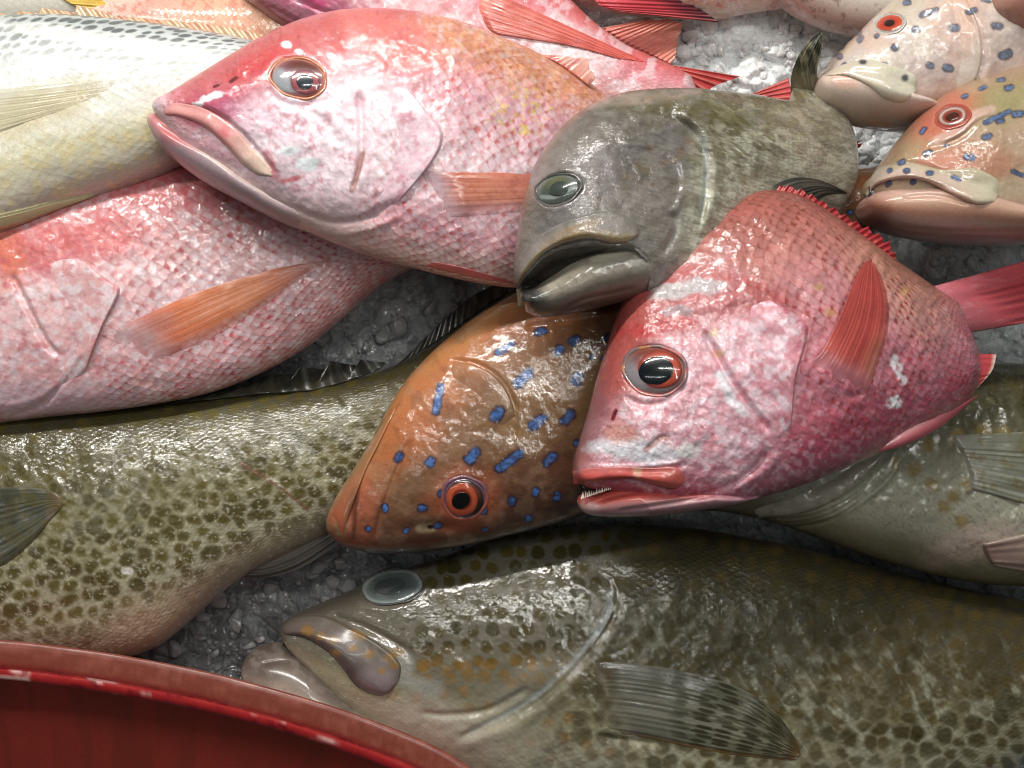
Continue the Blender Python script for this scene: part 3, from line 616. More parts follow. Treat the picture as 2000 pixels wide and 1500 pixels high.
    f.fin('pectoral_fin', [(822, 331), (870, 335), (930, 336), (1000, 338), (1080, 344), (1150, 356)], [(862, 426), (900, 424), (960, 420), (1020, 415), (1080, 405), (1150, 372)], pf, n=24, blur=10)
    f.patch('dorsal_fin', [(1050, 106), (1085, 122), (1120, 146), (1150, 168)], [(1078, 108), (1110, 108), (1148, 112), (1166, 150)], finth(.001), lambda k: (mix(grad(k.s, [(0, C('cc7460')), (1, C('d89878'))]), C('bc5448'), ss(.5, .62, k.n(12, 3))), np.c_[mk(k, 0, 0, .4), .85 - .4 * k.s]), M_FIN, zf=lambda x, y: .166 + 0 * x, ridge=lambda S, t: .0004 * RC(t * 90), fray=lambda t: .25 * vn(t * 9, t * 0, 4))
    f.patch('anal_fin', [(830, 520), (880, 532), (940, 545), (990, 552)], [(845, 512), (900, 522), (965, 540), (1020, 558)], finth(.0015), flat('c05a58'), M_FIN, blur=3)
    f.patch('tail_fin', [(1345, 330), (1340, 350), (1335, 380), (1345, 405)], [(1690, 232), (1600, 290), (1620, 330), (1712, 262)], finth(.001), lambda k: (mix(grad(k.s, [(0, C('c84a4a')), (1, C('b8282c'))]), C('8a1c24'), ss(.5, .9, RC(k.t * 120)) * .4), mk(k)), M_FIN, zf=lambda x, y: .10 - .06 * ss(1350, 1650, x), ridge=lambda S, t: .001 * np.cos(t * 120), fray=lambda t: .08 * vn(t * 20, t * 0, 4))
fish_A()
# ================================================================== B: silver fish
def fish_B():
    f = Fish('silver_sea_bream', 'silvery white fish with rows of grey dashes and yellowish belly', 'fish', None, (200, 250), .10)
    f.zp = lambda x, y: .108 - .0 * x
    U = [(-420, 200), (-330, 110), (-200, 60), (-60, 42), (60, 34), (160, 36), (280, 48), (380, 62), (480, 80), (560, 98), (640, 125), (720, 165)]
    L = [(-420, 230), (-340, 380), (-220, 450), (-100, 475), (0, 462), (70, 438), (140, 408), (220, 378), (300, 348), (380, 312), (480, 275), (600, 245), (720, 215)]
    def paint(k):
        c = grad(k.t, [(0, C('a9adab')), (.08, C('b4bab8')), (.2, C('cfd4d3')), (.35, C('dde0dc')), (.6, C('dedcd0')), (.75, C('d5cfae')), (.9, C('c9c2ae')), (1, C('b5a79c'))])
        c = mix(c, C('d8c484'), ss(.5, .65, k.n(18, 6)) * ss(.6, .75, k.t) * .5)
        # rows of grey dashes that follow the scale rows
        lt = ss(.62, .40, k.t); a = k.s * 48; b = k.t * 21
        d, r = cellf(a + b * .5, b, .35, 3); d2 = d + .25 * (r - .5)
        dx = (a + b * .5 - np.floor(a + b * .5) - .5); m = ss(.42, .24, d2) * lt * (.3 + .7 * ss(.30, .06, k.t)) * (.65 + .6 * k.blob(260, 90, 260, 70, 8, .5, .2))
        c = mix(c, C('4c5254'), np.clip(m, 0, 1) * .85)
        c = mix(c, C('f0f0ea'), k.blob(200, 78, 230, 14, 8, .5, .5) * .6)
        c = mix(c, C('c9b060'), k.blob(60, 215, 140, 36, -18, .5, .4) * .5)
        return c, mk(k, .12, .35, .7), C('9aa09c')
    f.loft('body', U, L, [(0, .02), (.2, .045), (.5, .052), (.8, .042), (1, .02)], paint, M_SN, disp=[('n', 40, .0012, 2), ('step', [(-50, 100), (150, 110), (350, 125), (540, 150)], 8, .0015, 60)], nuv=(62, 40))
    f.patch('dorsal_fin', [(-180, 62), (-60, 46), (60, 38), (160, 40), (280, 52), (380, 66), (480, 84), (560, 100)], [(-180, 30), (-60, 24), (60, 16), (175, 8), (235, 30), (350, 40), (450, 52), (560, 80)], finth(.001),
            lambda k: (mix(grad(k.s, [(0, C('a89a7c')), (.5, C('b8a078')), (1, C('c79a78'))]), C('c07a60'), ss(.5, .65, k.n(18, 4)) * .6), mk(k, 0, 0, .5)), M_FIN, zf=lambda x, y: .112 + 0 * x, ridge=lambda S, t: .0009 * np.cos(t * 190 + S * 6), fray=lambda t: .5 * np.mod(t * 11 + .3 * np.sin(t * 20), 1) * (t < .55) + .15 * vn(t * 30, t * 0, 3))
    f.patch('anal_fin', [(-60, 462), (20, 446), (90, 420), (180, 386)], [(-60, 432), (20, 415), (100, 396), (190, 378)], finth(.0022), lambda k: (grad(k.s, [(0, C('b09468')), (1, C('d8cfa0'))]), mk(k, 0, 0, .4)), M_FIN, blur=5, ridge=lambda S, t: .0006 * np.cos(S * 24))
    f.patch('pectoral_fin', [(-60, 180), (-50, 215), (-40, 250), (-30, 270)], [(230, 145), (220, 165), (190, 185), (120, 215)], finth(.0012), lambda k: (mix(f.col_at(k), C('c2ba94'), .5 * ss(.9, .2, k.s)), np.c_[mk(k, 0, 0, .4), .35 + .5 * ss(.9, .2, k.s)]), M_FIN, blur=8, ridge=rays(18, .0005))
fish_B()
# ================================================================== C: pink snapper lower left
def fish_C():
    f = Fish('red_snapper', 'pink snapper under the silver fish, cut off by the left edge, orange fin spread', 'fish', 'pink snappers', (250, 600), .07)
    f.zp = lambda x, y: .074 - .0 * x
    U = [(-330, 700), (-290, 620), (-220, 530), (-100, 440), (0, 385), (100, 335), (200, 300), (320, 285), (440, 305), (560, 345), (680, 400), (790, 445), (900, 470)]
    L = [(-330, 730), (-280, 790), (-180, 830), (-80, 835), (0, 826), (100, 814), (200, 804), (300, 790), (400, 770), (480, 742), (560, 703), (620, 663), (680, 612), (740, 562), (800, 528), (900, 500)]
    def paint(k):
        c = grad(k.t, [(0, C('b85a5c')), (.25, C('cf8082')), (.5, C('ddb4b6')), (.75, C('d8a6aa')), (1, C('cc9a9c'))])
        c = mix(c, C('dcd4dc'), ss(.42, .66, k.n(12, 3, 5)) * .5 * ss(.05, .3, k.t)); c = mix(c, C('b4504e'), ss(.58, .70, k.n(16, 8, 5)) * .25)
        c = mix(c, C('cc4a48'), k.blob(120, 480, 170, 50, -12, .5, .3) * .65); c = mix(c, C('d8703c'), k.blob(-10, 500, 60, 60, 0, .6) * .5)
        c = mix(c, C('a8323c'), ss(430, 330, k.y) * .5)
        hd = 1 - ss(150, 260, k.x)
        c = mix(c, C('bc5060'), ss(.56, .70, k.n(15, 21, 5)) * hd * .5); c = mix(c, C('c9b0bc'), k.blob(100, 790, 170, 40, 0, .5) * .6)
        return c, mk(k, (.25 + .75 * (1 - hd)), .3 + .7 * (1 - hd), .7), C('b4404a')
    disp = [('g', [(20, 530), (60, 610), (90, 670), (120, 700)], 7, .004), ('step', [(120, 700), (60, 610), (20, 530)], 5, .002, 50), ('g', [(20, 815), (80, 790), (130, 740), (170, 690)], 6, .003), ('n', 26, .0012, 4), ('r', [(0, 800), (90, 770), (140, 730)], 10, .002), ('n', 60, .002, 5)]
    f.loft('body', U, L, [(0, .02), (.2, .045), (.4, .052), (.7, .042), (1, .018)], paint, M_SN, disp=disp, nuv=(60, 40))
    hd = lambda k: (mix(mix(np.tile(C('d8a2a4'), (len(k.x), 1)), C('dcd8de'), ss(.42, .64, k.n(12, 5, 5)) * .6), C('b85060'), ss(.56, .7, k.n(14, 7, 5)) * .45), mk(k, .15, .3, .9))
    f.patch('gill_cover', [(30, 500), (50, 560), (90, 640), (110, 690), (60, 790)], [(150, 500), (215, 548), (235, 570), (200, 640), (165, 735)], gill(.005), hd, M_SN)
    pf = lambda k: (mix(mix(grad(k.s, [(0, C('b8584a')), (.25, C('c9683c')), (.6, C('cc7a4c')), (1, C('c86a58'))]), C('e6a890'), ss(.4, .9, RC(k.t * 160 + 2 * k.n(40, 1))) * .35), C('b07470'), k.blob(270, 640, 60, 30, -20, .5) * .6), mk(k, 0, 0, .6))
    f.fin('pectoral_fin', [(200, 655), (260, 626), (330, 594), (400, 566), (480, 541), (560, 520), (640, 508)], [(298, 708), (340, 692), (400, 668), (460, 636), (530, 590), (590, 548), (644, 512)], pf, n=22, T=.0018, fade=(.6, .7, .75))
fish_C()
# ================================================================== D: grey-brown grouper draped over the pile
def fish_D():
    f = Fish('grouper', 'grey-brown grouper with gaping mouth and glassy green eye, draped over the pink snapper', 'fish', 'groupers', (1300, 350), .20)
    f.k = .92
    f.zp = lambda x, y: .222 - .10 * ss(1250, 1680, x)
    U = [(1004, 560), (1003, 520), (1008, 470), (1018, 410), (1034, 350), (1058, 300), (1092, 256), (1135, 220), (1185, 196), (1250, 184), (1320, 182), (1400, 188), (1470, 199), (1520, 207), (1540, 196), (1548, 172)]
    L = [(1010, 565), (1040, 560), (1085, 556), (1130, 560), (1180, 575), (1230, 585), (1300, 580), (1380, 560), (1460, 530), (1550, 480), (1625, 425), (1664, 365), (1668, 300), (1655, 245), (1625, 205), (1604, 178)]
    spots = [(1262, 330), (1272, 360), (1295, 318), (1318, 312), (1272, 290), (1330, 296), (1345, 275), (1225, 345), (1240, 320), (1150, 372), (1170, 390), (1450, 355), (1475, 345), (1160, 400)]
    def paint(k):
        fx = k.x; c = grad(k.t, [(0, C('6e6658')), (.12, C('706a5c')), (.3, C('6a6460')), (.6, C('807872')), (1, C('8f8a80'))])
        c = mix(c, C('4a4234'), ss(.45, .65, k.n(20, 3, 4, 3, 25)) * .65 * ss(1350, 1150, fx)); 
        bd = ss(1330, 1380, fx + (k.y - 300) * .12); c = mix(c, grad(k.t, [(0, C('8d8468')), (.2, C('989072')), (.45, C('b4b29a')), (1, C('c8c8b8'))]), bd)
        c = mix(c, C('c4c2b0'), ss(.45, .62, k.n(22, 19, 4, 2, 30)) * bd * .4); c = mix(c, C('544c26'), ss(.50, .60, k.n(11, 9, 4, 2.6, 38)) * bd * .85 * ss(.85, .35, k.t)); c = mix(c, C('6a6450'), ss(.52, .6, k.n(5, 29, 3, 3, 20)) * bd * .4); c = mix(c, C('5c542e'), k.blob(1330, 215, 170, 24, 8, .5, .4) * .7)
        c = mix(c, C('8f8060'), k.blob(1560, 230, 80, 50, 20, .5, .4) * .5); c = mix(c, C('c7a99c'), k.blob(1220, 195, 110, 12, -5, .6) * .5)
        for (x, y) in spots: c = mix(c, C('7c5c38'), k.blob(x, y, 9, 7, 0, .6, .5, 7, 12) * .4)
        c = mix(c, C('8c8880'), ss(.5, .66, k.n(8, 61, 4, 2.5, -20)) * .35); c = mix(c, C('3c382e'), ss(.54, .68, k.n(7, 62, 4, 2.2, 20)) * .35)
        c = mix(c, C('5e5838'), ss(.5, .64, k.n(18, 63, 4, 2, 10)) * .35); c = mix(c, C('8e8488'), k.blob(1120, 340, 80, 140, 25, .6, .3) * .35)
        c = mix(c, C('7e7a74'), k.blob(1130, 490, 140, 70, -15, .5) * .5); c = mix(c, C('8a96a0'), k.line([(1372, 270), (1378, 330), (1366, 420)], 5, .8, .5) * .4)
        c = mix(c, C('3a2a20'), k.line([(1040, 545), (1080, 500), (1120, 485)], 14, .5, .3) * .3)
        c = mix(c, C('1e1410'), inpoly(k.x, k.y, [(1003, 575), (1022, 545), (1060, 505), (1100, 486), (1160, 478), (1200, 480), (1150, 500), (1060, 600), (1000, 620)]) * .9)
        return c, mk(k, .3 * bd, .35 + .3 * bd, 1.0 - .3 * bd), C('6a6234')
    disp = [('step', [(1368, 460), (1382, 360), (1378, 300), (1350, 250), (1300, 225)], 5, .006, 90), ('g', [(1300, 222), (1352, 250), (1382, 300), (1386, 360), (1366, 450)], 6, .003),
            ('step', [(1305, 430), (1330, 370), (1322, 320), (1270, 290), (1200, 285)], 6, .002, 50), ('socket', 1089, 370, 44, 29, -18, .006), ('g', [(1120, 340), (1135, 365), (1100, 395), (1055, 400)], 7, .002), ('n', 26, .0006, 6), ('n', 70, .0025, 8),
            ('b', 1150, 290, 120, 60, -40, .005), ('g', [(1410, 250), (1460, 300), (1450, 330)], 10, .002), ('g', [(1310, 410), (1320, 450), (1290, 500)], 8, .002), ('hole', [(1003, 570), (1020, 552), (1058, 510), (1100, 488), (1150, 478), (1235, 480), (1270, 520), (1260, 600), (1100, 640), (1000, 620)], .022, 18)]
    f.loft('body', U, L, [(0, .022), (.08, .034), (.25, .055), (.45, .062), (.7, .055), (.85, .040), (.94, .022), (1, .008)], paint, M_GR, disp=disp, nuv=(110, 70), end=(.05, .02), p=.8)
    f.loft('mouth_lining', [(1006, 545), (1040, 515), (1080, 490), (1130, 476), (1200, 470), (1240, 470)], [(1012, 600), (1040, 600), (1080, 590), (1140, 560), (1200, 530), (1240, 500)], [(0, .003), (.3, .006), (1, .006)],
           lambda k: (mix(grad(k.s, [(0, C('7a6a50')), (.25, C('6a5238')), (.45, C('3a1c18')), (1, C('200c0c'))]), C('8a7a5a'), k.line([(1010, 560), (1050, 515)], 10, .6) * .5), mk(k, 0, 0, .5)), M_LIP, zp=lambda x, y: .205 + 0 * x, splat=False)
    def jaw(k):
        c = grad(k.t, [(0, C('bcb098')), (.25, C('aca490')), (.45, C('8c8476')), (.7, C('7c7468')), (1, C('6a625a'))]); c = mix(c, C('2c3034'), k.blob(1030, 592, 34, 40, 20, .6, .1)); c = mix(c, C('6a6656'), ss(.5, .7, k.n(14, 4)) * .3); return c, mk(k, 0, 0, .4)
    f.loft('lower_jaw', [(1019, 588), (1023, 573), (1046, 561), (1080, 538), (1114, 512), (1152, 488), (1200, 472), (1245, 470), (1290, 480)], [(1019, 590), (1028, 608), (1055, 619), (1100, 616), (1160, 603), (1215, 590), (1260, 580), (1310, 570)],
           [(0, .024), (.15, .034), (.5, .048), (1, .048)], jaw, M_LIP, zp=lambda x, y: .218 + 0 * x, disp=[('g', [(1060, 545), (1110, 520), (1170, 490), (1230, 478)], 5, .003), ('g', [(1090, 612), (1140, 585), (1200, 572), (1250, 560)], 5, .0025), ('b', 1035, 590, 26, 22, 0, .004), ('n', 30, .001, 4)], end=(.09, .2))
    f.patch('upper_lip', [(1004, 540), (1012, 505), (1040, 470), (1085, 440), (1140, 418), (1195, 410), (1240, 430), (1249, 452)], [(1008, 556), (1030, 530), (1060, 498), (1100, 477), (1150, 467), (1200, 476), (1232, 470), (1249, 458)], lipsh(.0065),
            lambda k: (mix(mix(grad(k.s, [(0, C('6e6a64')), (.6, C('847e78')), (.85, C('a08a5c')), (1, C('b0a48c'))]), C('8a6a28'), k.blob(1115, 455, 50, 12, -25, .6, .4) * .6), C('9a9088'), ss(.5, .62, k.n(12, 3)) * .3), mk(k, 0, .1, 1.0)), M_GR, blur=3)
    f.eye(1089, 370, 44, 29, -18, lambda k: (mix(mix(grad(k.s, [(0, C('444c44')), (.65, C('4c544c')), (.85, C('646c66')), (1, C('54544e'))]), C('66663c'), k.blob(1085, 355, 22, 9, -18, .6) * .6), C('9aa6a2'), k.line([(1058, 385), (1085, 384), (1122, 366)], 4, .6) * .7), mk(k, 0, 0, .6)), None, (2, -2, 20, 14, flat('3c443f', .2)), h=.008, lid=(4, flat('5c5a56', .3)))
    f.patch('tail_fin', [(1540, 216), (1544, 190), (1545, 150), (1558, 112), (1578, 82), (1606, 60)], [(1655, 245), (1628, 205), (1602, 165), (1596, 138), (1603, 105), (1609, 64)], lambda S, t: .001 + .004 * np.clip(1 - np.abs(2 * S - 1) ** 3, 0, 1) * (1 - .7 * t),
        lambda k: (mix(mix(grad(k.t, [(0, C('8c8466')), (.35, C('746c50')), (.55, C('36392c')), (1, C('2c2f26'))]), C('a09878'), ss(.5, .62, k.n(9, 5, 4, 3, 80)) * .5), C('6a6c58'), ss(.2, .9, RC(k.s * 60)) * .35), mk(k, 0, 0, .8)), M_FIN,
            zf=lambda x, y: .128 + .05 * ss(230, 70, y), ridge=lambda S, t: .0012 * RC(S * 60) * t)
    f.fin('pectoral_fin', [(1490, 392), (1505, 368), (1530, 353), (1565, 346), (1605, 353), (1640, 368), (1655, 377)], [(1560, 420), (1580, 405), (1598, 392), (1612, 383), (1630, 379), (1645, 378), (1656, 378)], lambda k: (mix(grad(k.s, [(0, C('86806e')), (.4, C('5c5c54')), (1, C('1c1e1e'))]), C('1c1e20'), ss(-.2, .6, RC(k.t * 50)) * .75), mk(k, 0, 0, .6)), n=9, T=.003, amp=.0012, fade=(.95, .99, .1), blur=6, res=1.6)
    f.patch('dorsal_fin', [(1180, 198), (1195, 192), (1212, 188), (1228, 185)], [(1196, 190), (1206, 186), (1222, 180), (1236, 179)], finth(.002), flat('3a342a'), M_FIN, zf=lambda x, y: .225 + 0 * x, label='folded dorsal spine')
fish_D()
# ================================================================== E: red snapper in front
def fish_E():
    f = Fish('red_snapper', 'bright red snapper with parted toothed mouth and big orange eye, topmost on the pile', 'fish', 'pink snappers', (1500, 700), .20)
    f.zp = lambda x, y: .212 - .05 * ss(1550, 2000, x)
    U = [(1118, 925), (1122, 895), (1134, 855), (1150, 800), (1164, 745), (1180, 690), (1198, 635), (1222, 575), (1254, 520), (1300, 465), (1350, 423), (1410, 392), (1470, 376), (1525, 376), (1575, 394), (1630, 430), (1690, 474), (1745, 512), (1795, 545), (1835, 568), (1870, 578)]
    L = [(1120, 928), (1145, 950), (1200, 962), (1290, 985), (1360, 992), (1430, 982), (1500, 965), (1570, 944), (1640, 916), (1710, 886), (1780, 850), (1840, 818), (1880, 790), (1902, 752), (1906, 712), (1900, 682), (1890, 664), (1898, 652)]
    def paint(k):
        c = grad(k.t, [(0, C('94483f')), (.12, C('a8625a')), (.25, C('bc7a74')), (.42, C('cc8a90')), (.65, C('c67484')), (.85, C('ac4a60')), (1, C('985060'))])
        c = mix(c, C('cf9478'), k.blob(1760, 560, 120, 60, 50, .6, .2) * .55)
        n = k.n(15, 3, 4); body = ss(1480, 1600, k.x + (700 - k.y) * .55)
        c = mix(c, C('dcc0c8'), ss(.46, .68, k.n(12, 3, 5)) * .35 * ss(.2, .5, k.t) * (1 - .5 * body))
        # cheek: pink and silver plates
        ck = np.maximum(k.blob(1400, 740, 120, 210, -10, .35, .25), k.blob(1260, 850, 130, 80, 10, .4, .25)); c = mix(c, C('dfa6b4'), ck * .75)
        c = mix(c, C('e8e2ea'), ss(.42, .66, k.n(15, 13, 5)) * ck * .5); c = mix(c, C('b44454'), ss(.56, .70, k.n(16, 17, 5)) * ck * .4)
        # red forehead
        fh = np.maximum(k.blob(1220, 640, 60, 190, 18, .3, .2), k.blob(1330, 590, 130, 60, -12, .35, .3)); fh = np.maximum(fh, k.blob(1420, 570, 130, 40, 15, .5, .4)); c = mix(c, C('ac4642'), fh * .72)
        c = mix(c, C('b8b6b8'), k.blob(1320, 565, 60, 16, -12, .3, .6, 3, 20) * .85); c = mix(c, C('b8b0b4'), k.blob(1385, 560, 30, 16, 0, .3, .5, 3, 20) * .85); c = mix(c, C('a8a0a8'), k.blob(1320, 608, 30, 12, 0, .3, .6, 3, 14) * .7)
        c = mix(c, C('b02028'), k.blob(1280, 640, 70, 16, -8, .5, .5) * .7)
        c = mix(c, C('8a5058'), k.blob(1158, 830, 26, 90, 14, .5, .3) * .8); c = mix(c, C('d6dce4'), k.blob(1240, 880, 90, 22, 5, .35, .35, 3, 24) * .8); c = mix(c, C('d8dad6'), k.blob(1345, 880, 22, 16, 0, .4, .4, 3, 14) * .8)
        c = mix(c, C('c07c68'), k.blob(1215, 845, 34, 20, 0, .5) * .7)
        c = mix(c, C('6c1820'), k.line([(1203, 802), (1197, 818)], 4, .5)); c = mix(c, C('98645c'), k.line([(1262, 878), (1290, 856), (1302, 856)], 6, .5) * .8)
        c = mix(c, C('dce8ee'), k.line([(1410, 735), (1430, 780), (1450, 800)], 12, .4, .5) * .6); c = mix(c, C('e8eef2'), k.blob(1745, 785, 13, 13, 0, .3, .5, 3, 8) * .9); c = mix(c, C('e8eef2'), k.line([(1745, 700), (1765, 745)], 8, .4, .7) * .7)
        c = mix(c, C('3c6a9c'), k.blob(1289, 525, 7, 5, 0, .3, .3, 3, 8) * .8)
        for (x, y) in ((1405, 690), (1395, 650), (1600, 560), (1620, 610), (1770, 570)): c = mix(c, C('c9a04a'), k.blob(x, y, 10, 8, 0, .5, .5, 3, 8) * .5)
        c = mix(c, C('5e4652'), k.line([(1345, 990), (1450, 975), (1600, 925), (1750, 865)], 14, .8) * .25)
        hd = 1 - np.clip(body + 0, 0, 1); scol = mix(np.tile(C('96302e'), (len(k.x), 1)), C('6a3a1c'), ss(.5, .1, k.t) * .8)
        m = mk(k, .25 + .75 * body, .45 + .55 * body, .9 - .35 * body); return c, m, scol
    disp = [('socket', 1279, 724, 62, 49, 8, .007), ('g', [(1215, 770), (1255, 790), (1310, 780), (1345, 745)], 7, .0025), ('g', [(1372, 640), (1400, 690), (1430, 745), (1470, 800), (1510, 850)], 7, .0055), ('step', [(1510, 855), (1470, 800), (1430, 745), (1372, 640)], 5, .0025, 60),
            ('g', [(1500, 870), (1480, 910), (1420, 950), (1340, 975)], 7, .0045), ('r', [(1520, 880), (1490, 925), (1420, 965)], 8, .002), ('g', [(1220, 925), (1300, 915), (1345, 905)], 6, .003), ('step', [(1135, 905), (1220, 908), (1345, 900)], 5, .002, 30),
            ('g', [(1262, 880), (1285, 858), (1310, 850)], 7, .0018), ('g', [(1190, 830), (1170, 880)], 6, .002), ('n', 20, .0011, 4), ('n', 60, .0025, 9), ('g', [(1585, 715), (1620, 700), (1650, 770), (1690, 770)], 10, .002), ('b', 1640, 735, 60, 50, 20, .004),
            ('step', [(1250, 560), (1350, 610), (1480, 590), (1560, 640)], 10, -.0015, 60)]
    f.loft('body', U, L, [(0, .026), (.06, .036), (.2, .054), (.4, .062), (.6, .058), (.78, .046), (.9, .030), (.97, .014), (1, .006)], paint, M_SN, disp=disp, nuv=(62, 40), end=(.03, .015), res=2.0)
    def gp(k):
        c = np.tile(C('cc8c9a'), (len(k.x), 1)); c = mix(c, C('e6e0e8'), ss(.42, .66, k.n(15, 13, 5)) * .55); c = mix(c, C('b04858'), ss(.56, .70, k.n(16, 17, 5)) * .4); c = mix(c, C('b84858'), ss(.8, 1, k.s) * .4); return c, mk(k, .35, .5, 1.0), C('a83848')
    f.patch('gill_cover', [(1405, 600), (1420, 660), (1450, 740), (1490, 800), (1500, 860)], [(1500, 580), (1570, 625), (1578, 660), (1556, 740), (1545, 850)], gill(.0045), gp, M_SN, uvs=15)
    def jaw(k):
        c = grad(k.t, [(0, C('c05048')), (.3, C('b8483e')), (.5, C('a07070')), (.75, C('8f5c66')), (1, C('80505a'))]); c = mix(c, C('b89a98'), k.blob(1150, 992, 22, 14, 0, .5) * .6); c = mix(c, C('b08890'), ss(.5, .62, k.n(22, 4, 4, 4, -12)) * .4 * ss(.4, .6, k.t)); return c, mk(k, 0, 0, .45)
    f.loft('lower_jaw', [(1127, 978), (1134, 968), (1160, 957), (1190, 946), (1225, 939), (1270, 940), (1320, 945), (1370, 950)], [(1127, 982), (1136, 998), (1170, 1006), (1230, 1006), (1300, 1001), (1370, 991), (1440, 978), (1510, 960)],
           [(0, .018), (.12, .028), (.4, .044), (1, .046)], jaw, M_LIP, zp=lambda x, y: .207 + 0 * x, disp=[('g', [(1150, 985), (1220, 966), (1300, 955), (1370, 958)], 5, .0025), ('g', [(1200, 1000), (1300, 985), (1400, 968)], 5, .002)], end=(.09, .2), res=1.6)
    def lip(k): c = grad(k.s, [(0, C('c06a66')), (.5, C('c25048')), (1, C('a83c38'))]); c = mix(c, C('c8a888'), k.blob(1245, 918, 9, 20, 0, .5) * .6); c = mix(c, C('b0604c'), k.blob(1310, 935, 20, 14, 0, .5) * .3); return c, mk(k, 0, 0, .45)
    f.patch('upper_lip', [(1118, 921), (1150, 913), (1210, 911), (1270, 912), (1320, 910), (1336, 925), (1338, 935)], [(1121, 946), (1145, 945), (1190, 938), (1240, 937), (1285, 950), (1320, 955), (1336, 942)], lipsh(.005), lip, M_LIP, blur=4, res=1.6)
    f.loft('mouth_lining', [(1130, 940), (1160, 935), (1220, 935), (1280, 945)], [(1138, 975), (1160, 970), (1220, 958), (1280, 955)], [(0, .003), (.5, .006), (1, .006)], flat('240c0a', .2), M_LIP, zp=lambda x, y: .20 + 0 * x, splat=False)
    # row of small teeth on the lower jaw
    V = []; Q = []; rng = np.random.RandomState(4); b = 0
    for i in range(15):
        u = i / 14; x0 = 1136 + 56 * u; y0 = 970 - 19 * u + 2; h = rng.uniform(6, 13) * (1 - .3 * u); w = rng.uniform(1.6, 2.8); ln = rng.uniform(-3, 3)
        for (dx, dy, dz) in ((-w, 2, 0), (0, 3, w * .0005), (w, 2, 0), (0, 2, -w * .0005), (ln, -h, 0)):
            V.append(unproj(np.array(x0 + dx), np.array(y0 + dy), np.array(.232 + dz + .004 * u)))
        Q += [[b, b + 1, b + 4], [b + 1, b + 2, b + 4], [b + 2, b + 3, b + 4], [b + 3, b, b + 4]]; b += 5
    me = mkmesh('teeth', np.array(V), np.zeros((0, 4), int), mat=M_TOOTH, ngons=Q, origin=f.org); f.link('teeth', me)
    def white(k):
        c = grad(k.s, [(0, C('8c4030')), (.6, C('8c4a42')), (.82, C('704c50')), (1, C('946c60'))]); c = mix(c, C('8c8a90'), k.blob(1238, 745, 26, 40, -35, .4, .2) * .85); c = mix(c, C('807a78'), k.blob(1290, 768, 50, 10, -8, .5, .2) * .7); c = mix(c, C('7a3018'), k.blob(1290, 688, 44, 14, 5, .5) * .8); return c, mk(k, 0, 0, .8)
    def iris(k): c = grad(k.s, [(0, C('903424')), (.75, C('a8422c')), (.92, C('8c3426')), (1, C('6c3028'))]); return c, mk(k, 0, 0, .6)
    f.eye(1279, 724, 60, 47, 8, white, (10, -3, 45, 37, iris), (2, 0, 35, 28, flat('10161a', .2), -18), h=.010, lid=(4.5, lambda k: (mix(mix(np.tile(C('b0605a'), (len(k.x), 1)), C('b08a40'), k.blob(1225, 690, 40, 50, 0, .6) * .6), C('7c6468'), ss(.45, .6, k.n(20, 3))), mk(k, 0, 0, .5))))
    def pf(k):
        c = grad(k.s, [(0, C('b85850')), (.3, C('b84a42')), (.8, C('b2443e')), (1, C('aa443e'))]); c = mix(c, C('d09070'), ss(.6, 1, k.t) * .6 * ss(.6, .2, k.s)); c = mix(c, C('8c2a2a'), ss(.2, .9, RC(k.t * 130)) * .4); return c, mk(k, 0, 0, .4)
    f.fin('pectoral_fin', [(1580, 712), (1606, 684), (1632, 636), (1652, 590), (1670, 545), (1688, 514), (1702, 506)], [(1690, 774), (1700, 752), (1716, 706), (1732, 656), (1736, 600), (1724, 548), (1704, 507)], pf, n=18, T=.002, fade=(.75, .95, .5), wave=lambda S, t: .006 * np.sin(t * 3.1) * (1 - S) ** 2, res=2)
    f.patch('dorsal_fin', [(1268, 512), (1310, 462), (1355, 425), (1410, 395), (1470, 379), (1525, 378), (1575, 396), (1630, 432), (1690, 476), (1745, 512)], [(1262, 508), (1300, 455), (1345, 412), (1400, 378), (1465, 362), (1545, 360), (1612, 392), (1680, 432), (1742, 470), (1758, 515)], finth(.001),
            lambda k: (mix(mix(grad(k.s, [(0, C('a83038')), (1, C('a02028'))]), C('d06a5c'), ss(.55, .62, k.n(10, 5)) * .5), C('741820'), ss(.2, .9, RC(k.t * 300)) * .5), mk(k, 0, 0, .6)), M_FIN, zf=lambda x, y: f.zp(x, y) + .006, ridge=lambda S, t: .0012 * np.cos(t * 300), fray=lambda t: .35 * np.mod(t * 24, 1) + .1 * vn(t * 60, t * 0, 3), res=2)
    tl = lambda k: (mix(mix(grad(k.s, [(0, C('bc6872')), (.35, C('bc4e56')), (1, C('b03038'))]), C('8c2030'), ss(.3, .95, RC(k.t * 75)) * .55 * ss(.2, .5, k.s)), C('d88a98'), ss(.5, .66, k.n(7, 5, 4, 5, -10)) * .3 * ss(.7, .2, k.s)), mk(k, 0, 0, .8))
    f.patch('tail_fin', [(1812, 562), (1846, 585), (1872, 615), (1884, 652)], [(2110, 480), (2090, 530), (2095, 580), (2120, 610)], lambda S, t: .0005 + (.011 * (1 - S) ** 2 + .002) * np.clip(1 - np.abs(2 * t - 1) ** 2.5, 0, 1) ** .6, lambda k: (tl(k)[0], mk(k, 0, 0, .8)), M_FIN, zf=lambda x, y: f.zp(x, y) - .001 - .01 * ss(1900, 2100, x), under=.006, ridge=lambda S, t: .0012 * RC(t * 75) * ss(.25, .6, S), fray=lambda t: .30 * np.exp(-((t - .42) / .12) ** 2))
